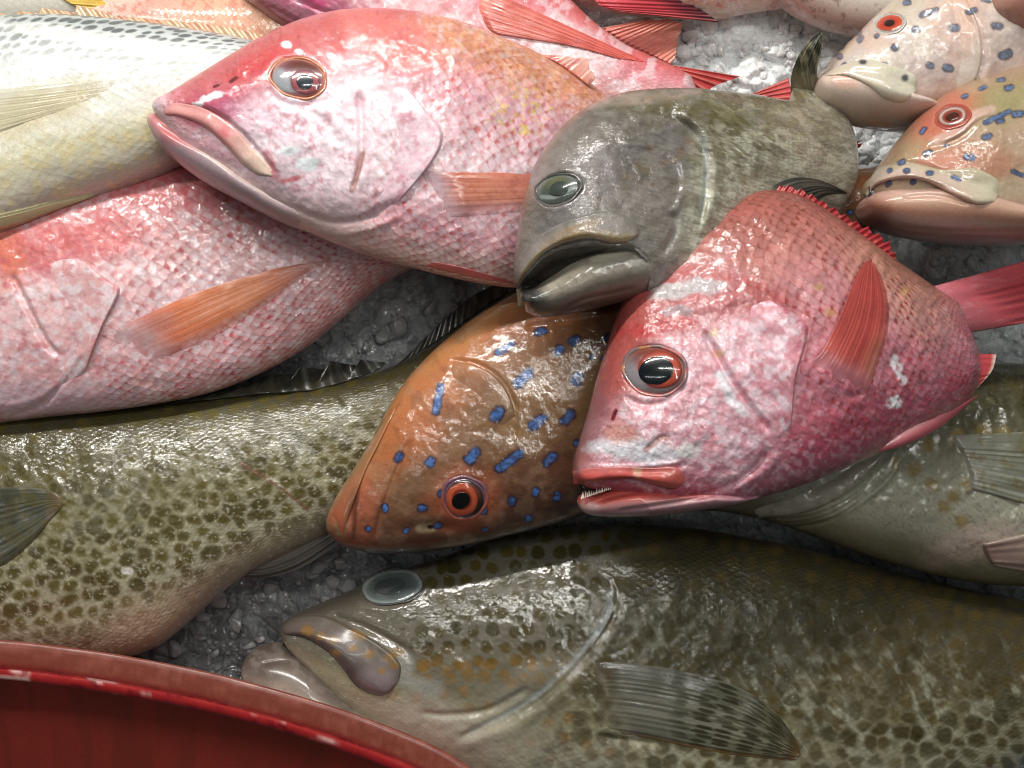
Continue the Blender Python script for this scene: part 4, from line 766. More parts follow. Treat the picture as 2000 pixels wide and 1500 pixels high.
    f.patch('anal_fin', [(1895, 690), (1903, 715), (1900, 745), (1888, 780)], [(1946, 692), (1944, 705), (1935, 728), (1905, 762)], finth(.003), lambda k: (mix(grad(k.s, [(0, C('b84a5c')), (.8, C('c4403e')), (1, C('e0cfc0'))]), C('8c2838'), ss(.3, .9, RC(k.t * 40)) * .4), mk(k)), M_FIN, zf=lambda x, y: .172 + 0 * x, ridge=rays(8, .001))
    f.patch('pelvic_fin', [(1690, 880), (1745, 850), (1800, 820), (1850, 805)], [(1700, 888), (1770, 868), (1840, 832), (1912, 770)], sup(.004, 2, 2), lambda k: (mix(grad(k.s, [(0, C('d8a0a4')), (.5, C('cc7078')), (1, C('a83848'))]), C('e0c0b8'), ss(.3, .9, RC(k.s * 9)) * .4), mk(k, 0, 0, .5)), M_FIN, blur=2, zf=lambda x, y: .218 - .03 * ss(1750, 1910, x))
fish_E()
# ================================================================== F: orange coral grouper, upside down in the middle
def strokes(k, c, lst, blue='4470b4', rim='1c1a34', warp=.32, ks=.95):
    for (x0, y0, x1, y1, w) in lst:
        w = w * ks; x0, x1 = x0 + (x1 - x0) * .08, x1 - (x1 - x0) * .08
        pad = w * 2 + 6; m = (k.x > min(x0, x1) - pad) & (k.x < max(x0, x1) + pad) & (k.y > min(y0, y1) - pad) & (k.y < max(y0, y1) + pad)
        if not m.any(): continue
        x, y = k.x[m], k.y[m]; dx, dy = x1 - x0, y1 - y0; t = np.clip(((x - x0) * dx + (y - y0) * dy) / (dx * dx + dy * dy + 1e-6), 0, 1)
        d = np.hypot(x - x0 - t * dx, y - y0 - t * dy) + (fbm(x / 8 + x0, y / 8, 3) - .5) * w * warp * 2.4
        cc = c[m]; cc = mix(cc, C('5a2c30'), (1 - ss(w * .9, w * 1.45, d)) * .5); cc = mix(cc, C(rim), (1 - ss(w * .78, w * 1.12, d)) * .9); bl = (1 - ss(w * .5, w * .86, d)) * (1 - .6 * ss(.48, .62, fbm(x / 6 + 3, y / 6, 8)))
        cc = mix(cc, C(blue), bl); c[m] = cc
    return c
def fish_F():
    f = Fish('coral_grouper', 'orange-brown coral grouper with blue dashes, lying upside down beneath the red snapper', 'fish', 'coral groupers', (1000, 800), .12)
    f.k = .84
    f.zp = lambda x, y: .112 - .02 * ss(1100, 1600, x)
    U = [(641, 1022), (644, 1000), (662, 962), (690, 918), (722, 866), (755, 805), (792, 745), (835, 697), (885, 652), (945, 608), (1015, 568), (1100, 528), (1220, 480), (1350, 430), (1500, 375), (1640, 338), (1720, 325)]
    L = [(641, 1028), (652, 1050), (682, 1068), (735, 1078), (810, 1078), (890, 1067), (970, 1050), (1050, 1030), (1120, 1010), (1210, 975), (1320, 915), (1440, 825), (1560, 690), (1640, 560), (1710, 450)]
    BL = [(862, 755, 850, 805, 9), (972, 688, 1002, 672, 9), (1050, 648, 1064, 645, 9), (1012, 748, 1034, 730, 13), (965, 815, 977, 803, 12), (1125, 744, 1130, 736, 13), (1040, 832, 1060, 818, 12), (1102, 822, 1116, 810, 12), (1118, 668, 1126, 662, 10), (1089, 688, 1093, 682, 11), (1155, 698, 1157, 696, 6), (1187, 662, 1190, 658, 8),
          (840, 902, 842, 900, 12), (916, 898, 928, 884, 13), (972, 916, 1018, 886, 11), (1068, 902, 1080, 892, 12), (777, 898, 781, 890, 9), (1125, 866, 1126, 864, 7), (1000, 980, 1001, 978, 11), (1045, 962, 1047, 958, 9), (1088, 972, 1090, 968, 10), (822, 993, 828, 993, 9), (751, 990, 752, 994, 8), (718, 1033, 719, 1033, 7), (793, 1037, 794, 1036, 7), (852, 1028, 858, 1026, 8),
          (861, 965, 862, 962, 7), (945, 998, 946, 992, 8), (1032, 1012, 1034, 1012, 8), (1180, 700, 1182, 705, 8), (946, 1035, 948, 1035, 7), (1660, 415, 1662, 415, 6), (1668, 440, 1676, 442, 8), (1655, 380, 1656, 380, 4), (1690, 400, 1691, 400, 5)]
    def paint(k):
        c = grad(k.t, [(0, C('cc9454')), (.12, C('c47e46')), (.28, C('9a623a')), (.5, C('7c583a')), (.75, C('66402a')), (1, C('402820'))])  # orange to brown skin; shade along the lower edge is painted in
        c = mix(c, C('a07848'), k.blob(1090, 770, 170, 90, -30, .5, .4) * .6); c = mix(c, C('c87038'), k.blob(800, 820, 150, 60, -55, .6, .3) * .6); c = mix(c, C('c0583a'), k.blob(690, 990, 50, 60, 0, .6, .3) * .5)
        c = mix(c, C('8a8a60'), k.line([(730, 870), (680, 950), (665, 1040)], 12, .7) * .4); c = mix(c, C('a05030'), k.blob(1010, 640, 80, 30, -25, .6, .4) * .4)
        c = mix(c, C('b2552e'), k.blob(905, 970, 75, 62, 0, .4, .2) * .6); c = mix(c, C('5a3a28'), ss(.5, .65, k.n(30, 9)) * .25); c = mix(c, C('a88468'), ss(.50, .70, k.n(34, 19, 4)) * .25)
        c = mix(c, C('40261a'), k.line([(745, 820), (722, 880), (700, 960), (690, 1050)], 4, .6, .2) * .6); c = mix(c, C('b0a078'), k.line([(820, 1032), (845, 1030)], 9, .5) * .5)
        c = mix(c, C('30140c'), k.line([(838, 1030), (842, 1030)], 4, .5))
        c = strokes(k, c, BL); return c, mk(k, .1, .3, .62 + .5 * k.n(40, 3)), C('5c3a20')
    disp = [('g', [(790, 770), (735, 850), (700, 940), (680, 1040)], 5, .003), ('step', [(680, 1040), (700, 940), (735, 850), (790, 770)], 4, .002, 30), ('g', [(805, 850), (775, 920), (745, 1000), (730, 1060)], 6, .0025), ('socket', 907, 973, 42, 40, 0, .006),
            ('step', [(870, 705), (930, 715), (980, 750), (1010, 810), (1005, 880)], 5, -.0025, 60), ('g', [(870, 702), (935, 712), (985, 750), (1016, 812)], 5, .0025), ('b', 850, 1030, 60, 12, 0, -.003), ('n', 60, .002, 4), ('n', 18, .0003, 7), ('g', [(1020, 640), (1100, 630), (1190, 615)], 8, .002)]
    f.loft('body', U, L, [(0, .02), (.06, .034), (.2, .05), (.35, .055), (.6, .05), (1, .03)], paint, M_CO, disp=disp, nuv=(160, 90), end=(.035, .05), res=2.0)
    def white(k): c = grad(k.s, [(0, C('7c3020')), (.7, C('6c3c2c')), (.85, C('3a2a26')), (1, C('8a7490'))]); c = mix(c, C('1e1c16'), k.blob(935, 992, 14, 26, -25, .5) * .8); return c, mk(k, 0, 0, .5)
    f.eye(907, 973, 42, 40, 0, white, (-5, 2, 32, 33, lambda k: (grad(k.s, [(0, C('8c2c18')), (.55, C('7a2214')), (.7, C('c4542c')), (1, C('b04428'))]), mk(k, 0, 0, .4))), (-7, 5, 19, 16, flat('0c0e0c', .2), -30), h=.009, lid=(5, lambda k: (mix(np.tile(C('a0503c'), (len(k.x), 1)), C('5a5a80'), ss(.2, -.6, np.sin(k.s)) * .5), mk(k, 0, 0, .4))))
    f.patch('upper_lip', [(650, 1000), (672, 955), (700, 905), (735, 845), (770, 795)], [(668, 1050), (690, 985), (712, 925), (740, 868), (772, 800)], sup(.004, 2.5, 3), lambda k: (mix(grad(k.t, [(0, C('b05a38')), (.5, C('b47a4c')), (1, C('cc8850'))]), C('54382c'), k.blob(690, 985, 14, 40, 20, .6) * .5), mk(k, 0, 0, .5)), M_CO, blur=3)
    f.patch('gill_cover', [(860, 760), (900, 790), (930, 830), (950, 880)], [(880, 702), (940, 716), (985, 752), (1012, 815)], gill(.003), lambda k: (strokes(k, mix(f.col_at(k) / f.k, C('a88468'), ss(.50, .70, k.n(24, 19, 4)) * .2), BL), mk(k, 0, .2, 1.)), M_CO)
fish_F()
# ================================================================== G, H, I: olive spotted groupers
def olive(k, spot=30, light='8c8878', dark='3e3c1e', mid='5a5236', dens=1., elong=1.5, ang=-12, seed=3, smallr=0., cut=.36):
    c = grad(k.t, [(0, C('453f2e')), (.12, C('5e583e')), (.3, C('7a7454')), (.5, C('928c68')), (.75, C('a8a486')), (1, C('9c8c74'))])
    a, b = math.cos(math.radians(ang)), math.sin(math.radians(ang)); wx = (k.n(40, 5, 3) - .5) * 26; wy = (k.n(40, 6, 3) - .5) * 26
    x = (k.x + wx) * a + (k.y + wy) * b; y = -(k.x + wx) * b + (k.y + wy) * a
    d, r = cellf(x / spot / elong, y / spot, .38, seed, True)
    d = d + (k.n(9, 13, 4) - .5) * .15
    m = ss(cut + .02, cut - .30, d + (r - .5) * .15) * dens
    return c, m, r
def fish_G():
    f = Fish('grouper', 'olive grouper with brown spots and dark dorsal fin below the pink snapper', 'fish', 'groupers', (300, 1000), .05)
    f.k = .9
    f.zp = lambda x, y: .046 + 0 * x
    U = [(-520, 1010), (-400, 900), (-250, 840), (-100, 812), (0, 805), (120, 800), (240, 795), (350, 785), (460, 772), (580, 762), (700, 738), (790, 705), (850, 670), (920, 620), (1000, 560), (1100, 510)]
    L = [(-520, 1050), (-420, 1170), (-300, 1250), (-150, 1285), (0, 1296), (120, 1298), (220, 1288), (300, 1266), (350, 1232), (400, 1188), (450, 1145), (510, 1105), (580, 1070), (650, 1035), (760, 960), (880, 860), (1000, 740), (1110, 600)]
    def paint(k):
        c, m, r = olive(k, 32, seed=3, cut=.54, elong=1.08)
        c = mix(c, C('b0ac94'), ss(.45, .65, k.n(14, 4, 4)) * ss(.3, .6, k.t) * .3); c = mix(c, C('3c362c'), ss(.5, .66, k.n(30, 8)) * ss(.35, .1, k.t) * .25)
        c = mix(c, mix(np.tile(C('4a4218'), (len(k.x), 1)), C('645a1e'), r), m * (.85 + .1 * ss(.1, .3, k.t)) * ss(1.02, .74, k.t))
        c = mix(c, C('b39a80'), k.blob(300, 1230, 140, 60, -25, .6, .3) * .6); c = mix(c, C('e8e6dc'), k.blob(248, 1116, 12, 7, 0, .3, .3, 3, 8) * .9); c = mix(c, C('cfc8b4'), ss(.68, .74, k.n(5, 44, 2)) * .5 * ss(.4, .6, k.t))
        c = mix(c, C('7a4a38'), k.line([(470, 905), (530, 940), (600, 995)], 3, .6, .3) * .7)
        return c, mk(k, .25, .75, .75), C('5a5230')
    disp = [('n', 40, .002, 4), ('r', [(-100, 960), (150, 960), (400, 930), (650, 880)], 40, .002), ('b', 330, 1225, 70, 30, -30, .003), ('n', 12, .0002, 5)]
    f.loft('body', U, L, [(0, .02), (.2, .045), (.45, .056), (.75, .04), (1, .02)], paint, M_GR, disp=disp, nuv=(130, 80), res=2.1)
    dk = lambda k: (mix(mix(grad(k.s, [(0, C('3c3a2e')), (1, C('1c211e'))]), C('6a6e66'), ss(.6, .98, RC(k.t * 55 + k.s * 5)) * .45), C('48442c'), ss(.5, .6, k.n(10, 3)) * .3), mk(k, 0, 0, .7))
    f.patch('spiny_dorsal_fin', [(300, 792), (400, 782), (500, 772), (620, 762), (740, 724)], [(350, 780), (450, 762), (540, 728), (650, 704), (765, 700)], finth(.003), dk, M_FIN, zf=lambda x, y: .062 - .012 * ss(780, 700, y), ridge=lambda S, t: .0016 * np.cos(t * 55 + S * 5), fray=lambda t: .3 * np.mod(t * 7, 1))
    f.patch('soft_dorsal_fin', [(770, 716), (840, 676), (900, 635), (960, 592), (1020, 560)], [(800, 690), (850, 640), (905, 590), (960, 555), (1020, 520)], finth(.003), dk, M_FIN, zf=lambda x, y: .060 + 0 * x, ridge=lambda S, t: .0014 * np.cos(t * 60), fray=lambda t: .1 * vn(t * 20, 0 * t, 3))
    f.patch('anal_fin', [(470, 1098), (520, 1082), (580, 1056), (640, 1028)], [(462, 1125), (520, 1128), (590, 1108), (668, 1058)], finth(.003), lambda k: (mix(mix(grad(k.s, [(0, C('a09482')), (.4, C('6a625a')), (1, C('3a3834'))]), C('2c2a28'), ss(.2, .9, RC(k.s * 22 + k.t * 3)) * .5), C('8a6c2c'), k.blob(560, 1065, 20, 10, -20, .5, .6) * .5), mk(k, 0, 0, .6)), M_FIN, zf=lambda x, y: .05 + 0 * x, ridge=lambda S, t: .0014 * np.cos(S * 22 + t * 3))
    f.fin('pectoral_fin', [(-130, 960), (-60, 956), (0, 952), (60, 952), (108, 962), (122, 984)], [(-130, 1110), (-60, 1120), (0, 1110), (60, 1064), (100, 1016), (122, 990)], lambda k: (mix(mix(grad(k.s, [(0, C('34342c')), (.8, C('444434')), (1, C('7c6034'))]), C('7a7a70'), ss(.2, .9, RC(k.t * 100)) * .4), C('5c5424'), ss(.5, .6, k.n(14, 3)) * .5), mk(k, 0, 0, .9)), n=16, T=.003, fade=(.8, .9, .4))
fish_G()
def fish_H():
    f = Fish('grouper', 'large spotted grouper with thick parted lips, clouded grey eye and orange-dotted throat', 'fish', 'groupers', (1300, 1300), .07)
    f.k = 1.0
    f.zp = lambda x, y: .062 + 0 * x
    U = [(552, 1225), (556, 1213), (580, 1197), (630, 1177), (690, 1150), (730, 1128), (800, 1106), (870, 1085), (940, 1060), (1010, 1042), (1100, 1030), (1200, 1024), (1300, 1026), (1400, 1038), (1500, 1056), (1600, 1078), (1700, 1104), (1800, 1130), (1900, 1152), (2020, 1175), (2200, 1200), (2350, 1230)]
    L = [(553, 1232), (590, 1280), (640, 1340), (700, 1400), (780, 1450), (880, 1500), (1000, 1560), (1150, 1610), (1350, 1640), (1550, 1640), (1700, 1615), (1830, 1570), (1930, 1515), (2000, 1470), (2100, 1420), (2220, 1370), (2350, 1330)]
    org = [(768, 1275), (718, 1262), (742, 1300), (782, 1278), (828, 1302), (872, 1310), (910, 1302), (948, 1303), (767, 1358), (812, 1362), (866, 1356), (906, 1350), (916, 1384), (954, 1380), (1000, 1333), (1040, 1300), (946, 1447), (995, 1462), (1036, 1447), (1104, 1440), (1076, 1480), (1145, 1452), (1190, 1470), (1072, 1408), (1110, 1400), (1080, 1530), (680, 1250), (640, 1235)]
    def paint(k):
        c, m, r = olive(k, 36, seed=11, ang=8, elong=1.1, cut=.52)
        hd = 1 - ss(1080, 1220, k.x + (k.y - 1250) * .5)
        c = grad(k.t, [(0, C('332d1e')), (.12, C('4a432c')), (.35, C('605840')), (.50, C('767052')), (.64, C('989274')), (1, C('b4ae92'))])
        c = mix(c, C('6a6458'), hd * ss(.7, .5, k.t) * .6)
        c = mix(c, C('3a3424'), ss(.44, .62, k.n(50, 8, 4)) * (1 - hd) * .5 * ss(.85, .4, k.t)); c = mix(c, C('a09e88'), ss(.50, .66, k.n(16, 28, 5, 3, 60)) * (1 - hd) * .7 * ss(.1, .45, k.t))
        # rounder, denser spots on the head
        d, r2 = cellf((k.x + 14 * k.n(30, 3)) / 36, (k.y) / 36, .34, 21, True); hm = ss(.42, .30, d + (k.n(7, 9) - .5) * .12 + (r2 - .5) * .1) * hd * (ss(760, 860, k.x + (k.y - 1150) * .1))
        low = ss(1250, 1320, k.y)
        sc = mix(mix(np.tile(C('332c0a'), (len(k.x), 1)), C('4a400e'), r2), C('7c5c1c'), low); c = mix(c, sc, hm * .95 * ss(1360, 1300, k.y))
        c = mix(c, mix(np.tile(C('3c3416'), (len(k.x), 1)), C('5a4c20'), r), m * (1 - hd) * .85 * (.6 + k.n(60, 91, 3) * .7))
        for (x, y) in org: c = mix(c, C('8c6424'), k.blob(x, y, 10, 11, 0, .5, .3, 7, 9) * .6)
        c = mix(c, C('4c443c'), k.blob(620, 1190, 120, 40, -25, .6) * .7)
        c = mix(c, C('b4a89a'), k.blob(860, 1420, 130, 46, 18, .6, .2) * .7); c = mix(c, C('a6a8a4'), k.line([(790, 1290), (800, 1330), (850, 1345)], 16, .7) * .5)
        c = mix(c, C('8e989c'), k.line([(1195, 1150), (1180, 1215), (1120, 1290), (1030, 1370), (920, 1430)], 5, .8, .5) * .5)
        c = mix(c, C('bcb8ac'), k.line([(960, 1385), (1060, 1300), (1130, 1290)], 20, .8) * .15)
        c = mix(c, C('aaa290'), k.blob(1020, 1480, 160, 60, 10, .6) * .5)
        return c, mk(k, .25 * (1 - hd), .25 + .75 * (1 - hd), .42 + 1.1 * (1 - hd) * (.3 + k.n(80, 71, 2))), C('443c22')
    disp = [('step', [(900, 1440), (1030, 1375), (1120, 1295), (1185, 1210), (1200, 1140), (1150, 1110)], 6, .0045, 130), ('g', [(880, 1450), (1030, 1382), (1125, 1300), (1192, 1215), (1206, 1150)], 8, .004), ('r', [(880, 1465), (1000, 1420), (1080, 1370), (1140, 1310)], 14, .0015),
            ('b', 768, 1150, 80, 50, -12, .006), ('socket', 766, 1146, 62, 33, -10, .006), ('g', [(690, 1160), (740, 1182), (810, 1172), (845, 1140)], 7, .002), ('g', [(640, 1200), (720, 1230), (790, 1270), (800, 1300)], 9, .003), ('b', 1190, 1120, 60, 20, 15, -.004),
            ('n', 60, .002, 8), ('n', 16, .0003, 6), ('g', [(810, 1390), (870, 1398), (960, 1385), (1040, 1340)], 8, .0025), ('g', [(1160, 1430), (1185, 1440), (1300, 1455)], 8, .003)]
    f.loft('body', U, L, [(0, .03), (.06, .045), (.18, .062), (.35, .068), (.7, .062), (1, .035)], paint, M_GR, disp=disp, nuv=(130, 85), end=(.025, .05), res=2.1)
    def jaw(k): c = grad(k.t, [(0, C('5c5048')), (.25, C('74665c')), (.4, C('a89c8e')), (.7, C('b8aea0')), (1, C('a09890'))]); c = mix(c, C('5a4c46'), k.blob(505, 1290, 38, 50, 0, .6, .2) * .8); c = mix(c, C('8c8076'), ss(.5, .65, k.n(16, 4)) * .4); return c, mk(k, 0, 0, .35)
    f.loft('lower_jaw', [(483, 1300), (485, 1278), (505, 1262), (540, 1257), (580, 1262), (620, 1282), (655, 1312), (690, 1345), (740, 1370), (800, 1390)], [(483, 1302), (490, 1325), (520, 1355), (580, 1392), (660, 1430), (740, 1465), (820, 1490), (900, 1505), (960, 1500), (1000, 1490)],
           [(0, .026), (.12, .036), (.4, .05), (1, .052)], jaw, M_LIP, zp=lambda x, y: .066 + 0 * x, disp=[('g', [(500, 1300), (560, 1293), (620, 1310), (670, 1345)], 6, .003), ('step', [(500, 1302), (560, 1295), (620, 1312), (670, 1350)], 6, .002, 40)], end=(.08, .2))
    f.loft('mouth_lining', [(556, 1235), (600, 1245), (660, 1270), (700, 1300)], [(550, 1275), (600, 1285), (650, 1310), (700, 1340)], [(0, .004), (.5, .006), (1, .006)], flat('1a1210', .2), M_LIP, zp=lambda x, y: .07 + 0 * x, splat=False)
    def lip(k):
        c = mix(grad(k.s, [(0, C('5c5446')), (.4, C('6a5e58')), (1, C('4c4240'))]), C('8c7c80'), k.blob(740, 1335, 40, 30, 0, .6) * .6)
        for (x, y, r) in ((600, 1232, 12), (625, 1242, 10), (650, 1250, 11), (690, 1265, 9), (655, 1275, 9), (720, 1278, 11), (746, 1310, 9), (770, 1300, 9), (700, 1240, 14), (760, 1285, 10)): c = mix(c, C('8a6420'), k.blob(x, y, r, r * .8, 0, .5, .4, 7, 9) * .75)
        return c, mk(k, 0, 0, .7)
    f.patch('upper_lip', [(553, 1222), (580, 1204), (630, 1200), (690, 1224), (745, 1255), (782, 1290), (783, 1320), (770, 1344)], [(553, 1240), (590, 1244), (630, 1266), (662, 1296), (690, 1335), (715, 1352), (742, 1359), (760, 1354)], lipsh(.0085), lip, M_LIP, blur=4, res=2)
    f.eye(766, 1146, 62, 33, -10, lambda k: (grad(k.s, [(0, C('404a48')), (.5, C('4c5654')), (.78, C('5e6866')), (.92, C('8c9694')), (1, C('6c706c'))]) * (.75 + .5 * k.n(16, 5))[:, None], mk(k, 0, 0, .5)), None, (-4, -1, 30, 16, flat('424c4c', .2)), h=.010, lid=(2.5, flat('4c4a48', .3)))
    def pf(k):
        c = grad(k.s, [(0, C('6a5a54')), (.15, C('5c5a50')), (.6, C('5a5a48')), (1, C('4a4024'))]); c = mix(c, C('a09c8c'), ss(.35, .95, RC(k.t * 125)) * .4)
        d, r = cellf(k.s * 9 + 2, k.t * 14, .4, 7); c = mix(c, C('33301c'), ss(.46, .3, d) * ss(.25, .5, k.s) * .95); c = mix(c, C('8a5c24'), ss(.93, 1, k.t) * .6 + ss(.9, .99, k.s) * .4); c = mix(c, C('7c4a24'), k.blob(1170, 1340, 20, 60, 0, .6, .5) * .4); return c, mk(k, 0, 0, .8)
    f.fin('pectoral_fin', [(1140, 1298), (1180, 1293), (1240, 1296), (1340, 1312), (1440, 1342), (1510, 1388), (1552, 1440), (1562, 1468)], [(1168, 1428), (1200, 1432), (1260, 1442), (1350, 1460), (1440, 1476), (1520, 1484), (1552, 1484), (1564, 1474)], pf, n=18, T=.003, amp=.0005, fade=(.9, .97, .3), blur=10, res=2)
fish_H()
def fish_I():
    f = Fish('grouper', 'pale-bellied grouper with ochre dots and loose gill skin, wedged under the bright red snapper', 'fish', 'groupers', (1750, 950), .07)
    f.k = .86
    f.zp = lambda x, y: .088 + 0 * x
    U = [(1150, 930), (1180, 880), (1260, 800), (1400, 745), (1560, 720), (1700, 708), (1850, 704), (1950, 708), (2100, 720), (2300, 780)]
    L = [(1150, 950), (1200, 985), (1300, 996), (1400, 998), (1470, 1010), (1540, 1030), (1620, 1060), (1700, 1088), (1780, 1112), (1860, 1130), (1950, 1141), (2100, 1140), (2300, 1080)]
    dots = [(1847, 992), (1878, 1018), (1863, 970), (1823, 948), (1892, 945), (1786, 918), (1663, 938), (1750, 905), (1810, 870), (1948, 905), (1920, 840), (1960, 845), (1870, 850), (1700, 905)]
    def paint(k):
        c = grad(k.t, [(0, C('3a3424')), (.2, C('524c34')), (.38, C('7a765e')), (.58, C('a8a692')), (.76, C('a29c88')), (.88, C('70684f')), (1, C('544a38'))])
        c = mix(c, C('3c3818'), ss(.5, .65, k.n(22, 4, 4)) * ss(.4, .1, k.t) * .8); c = mix(c, C('57502a'), ss(.55, .65, k.n(16, 24, 4)) * ss(.55, .25, k.t) * .6)
        for (x, y) in dots: c = mix(c, C('8c7428'), k.blob(x, y, 13, 13, 0, .5, .5, 7, 9) * .75)
        c = mix(c, C('c8a8a0'), k.blob(1900, 1060, 90, 30, -20, .6, .3) * .4); c = mix(c, C('6c6a50'), ss(.66, .72, k.n(5, 44, 2)) * .5)
        c = mix(c, C('4a3a36'), k.line([(1890, 962), (1920, 958), (1990, 985)], 4, .6) * .7)
        return c, mk(k, .1, .25, .55), C('5c5434')
    disp = [('n', 60, .003, 4), ('n', 16, .0006, 6), ('step', [(1520, 1030), (1640, 1010), (1730, 950), (1780, 880)], 6, -.004, 60)]
    for i, o in enumerate((0, 10, 20, 31)):
        disp.append(('g', [(1480 - o, 1010 + o * .6), (1580, 1000 + o * .9), (1660 + o * .3, 965 + o * .8), (1720 + o * .2, 915 + o * .6), (1772 + o * .15, 860 + o)], 4, .0028))
    f.loft('body', U, L, [(0, .015), (.2, .03), (.4, .045), (.7, .056), (1, .045)], paint, M_GR, disp=disp, nuv=(130, 80), res=2.3)
    f.patch('gill_cover', [(1440, 985), (1540, 950), (1640, 900), (1700, 860)], [(1480, 1012), (1580, 1000), (1665, 955), (1740, 878)], gill(.004), lambda k: (mix(np.tile(C('a8a08e'), (len(k.x), 1)), C('7a6c60'), ss(.4, .6, k.n(20, 3)) * .4), mk(k, 0, 0, .5)), M_GR)
    f.patch('pectoral_fin', [(1850, 850), (1870, 880), (1888, 920), (1892, 955)], [(2080, 840), (2090, 900), (2080, 960), (2050, 1000)], finth(.003), lambda k: (mix(mix(grad(k.s, [(0, C('a09c90')), (.3, C('7a7c6c')), (1, C('6a6a50'))]), C('a8a898'), ss(.3, .95, RC(k.t * 90)) * .5), C('6c5c28'), ss(.55, .65, k.n(14, 3)) * .5), mk(k, 0, 0, .7)), M_FIN, blur=8, ridge=rays(15, .001))
    f.patch('pelvic_fin', [(1915, 1062), (1918, 1075), (1925, 1090), (1935, 1105)], [(2060, 1030), (2070, 1050), (2080, 1090), (2080, 1130)], finth(.004), lambda k: (mix(grad(k.s, [(0, C('8a6c64')), (1, C('a89484'))]), C('c8bcac'), ss(.2, .9, RC(k.t * 30)) * .5), mk(k, 0, 0, .5)), M_FIN, blur=4, ridge=rays(5, .0015))
fish_I()
# ================================================================== K, L: coral groupers top right
def fish_K():
    f = Fish('coral_grouper', 'pale pinkish coral grouper with blue-grey spots and closed mouth at the top right', 'fish', 'coral groupers', (1800, 100), .10)
    f.zp = lambda x, y: .135 + 0 * x
    U = [(1590, 172), (1596, 158), (1612, 130), (1640, 100), (1672, 68), (1705, 35), (1745, 0), (1800, -40), (1880, -80), (2000, -110), (2200, -120), (2400, -60)]
    L = [(1590, 178), (1610, 205), (1650, 230), (1700, 245), (1750, 250), (1810, 245), (1880, 238), (1980, 225), (2100, 190), (2250, 120), (2400, 10)]
    sp = [(1609, 130, 1610, 129, 7), (1648, 127, 1650, 126, 6), (1638, 111, 1641, 110, 7), (1640, 94, 1646, 92, 6), (1678, 78, 1682, 74, 8), (1676, 66, 1680, 62, 6), (1712, 70, 1714, 69, 6), (1684, 121, 1687, 121, 7), (1722, 127, 1728, 128, 7), (1747, 94, 1748, 92, 10), (1787, 58, 1792, 57, 9), (1800, 28, 1830, 20, 8), (1860, 54, 1868, 55, 10), (1815, 128, 1820, 128, 9), (1848, 131, 1858, 133, 10), (1768, 152, 1769, 151, 6), (1890, 24, 1902, 22, 8), (1937, 53, 1950, 54, 10), (1955, 110, 1968, 106, 12), (1768, 6, 1775, 4, 7), (1920, 0, 1930, 2, 8), (1960, 20, 1970, 20, 9)]
    def paint(k):
        c = grad(k.t, [(0, C('b0a084')), (.2, C('c4b8a8')), (.45, C('ccc0b4')), (.7, C('ccb8ae')), (1, C('b49a8a'))])
        c = mix(c, C('d49a80'), k.blob(1870, 30, 60, 70, 0, .6, .3) * .5); c = mix(c, C('d8a494'), k.blob(1700, 60, 50, 40, 0, .6, .3) * .4); c = mix(c, C('c8906c'), k.blob(1725, 240, 130, 14, 5, .6) * .6); c = mix(c, C('b4a4a4'), ss(.5, .65, k.n(30, 4)) * .4)
        c = strokes(k, c, sp, '6c7890', '44444c', .3, .78); return c, mk(k, .05, .2, .5), C('9a8a80')
    disp = [('g', [(1598, 150), (1640, 148), (1690, 165), (1735, 205), (1765, 195)], 4, .003), ('step', [(1890, 190), (1918, 120), (1905, 60), (1870, 10)], 5, .004, 60), ('g', [(1893, 190), (1922, 120), (1908, 60), (1872, 10)], 5, .003), ('socket', 1737, 45, 31, 19, -12, .005), ('n', 60, .003, 3), ('b', 1680, 205, 60, 20, 15, .004)]
    f.loft('body', U, L, [(0, .025), (.08, .04), (.3, .055), (.6, .06), (1, .04)], paint, M_CO, disp=disp, nuv=(150, 80), end=(.05, .05))
    def jaw(k): c = grad(k.t, [(0, C('cfb09c')), (.3, C('ccb8aa')), (1, C('b8a498'))]); c = mix(c, C('d09078'), k.blob(1650, 160, 30, 12, 10, .6) * .5); return c, mk(k, 0, 0, .3)
    f.loft('lower_jaw', [(1582, 182), (1586, 162), (1605, 150), (1640, 147), (1680, 158), (1715, 185), (1745, 205), (1790, 215)], [(1582, 184), (1590, 205), (1615, 222), (1660, 236), (1710, 244), (1760, 248), (1800, 246), (1840, 242)], [(0, .024), (.15, .036), (.5, .048), (1, .05)], jaw, M_LIP, zp=lambda x, y: .137 + 0 * x, end=(.1, .2))
    f.patch('upper_lip', [(1600, 146), (1640, 128), (1690, 116), (1740, 126), (1785, 145), (1791, 165)], [(1604, 150), (1650, 148), (1695, 168), (1730, 195), (1765, 200), (1789, 178)], sup(.0045, 2.4, 3), lambda k: (mix(grad(k.t, [(0, C('bfae9c')), (1, C('c8c6b0'))]), C('4a4a50'), k.blob(1768, 152, 7, 7) + k.blob(1685, 121, 8, 5)), mk(k, 0, 0, .3)), M_CO, blur=3)
    f.eye(1737, 45, 31, 19, -12, flat('a8a098', .2, (0, 0, .3)), (0, 0, 26, 15, lambda k: (grad(k.s, [(0, C('7c2c20')), (.6, C('b43c22')), (1, C('c4502c'))]), mk(k, 0, 0, .4))), (0, 0, 11, 7, flat('3a2420', .2)), h=.006, lid=(3, flat('b8b0aa')))
    f.patch('gill_cover', [(1820, 0), (1840, 60), (1845, 120), (1830, 190)], [(1880, -20), (1912, 50), (1918, 120), (1888, 195)], gill(.003), lambda k: (strokes(k, mix(np.tile(C('cabcb0'), (len(k.x), 1)), C('d49a80'), k.blob(1870, 30, 60, 70, 0, .6, .3) * .5), sp, '6c7890', '44444c', .3, .78), mk(k, 0, .1, .5)), M_CO)
fish_K()
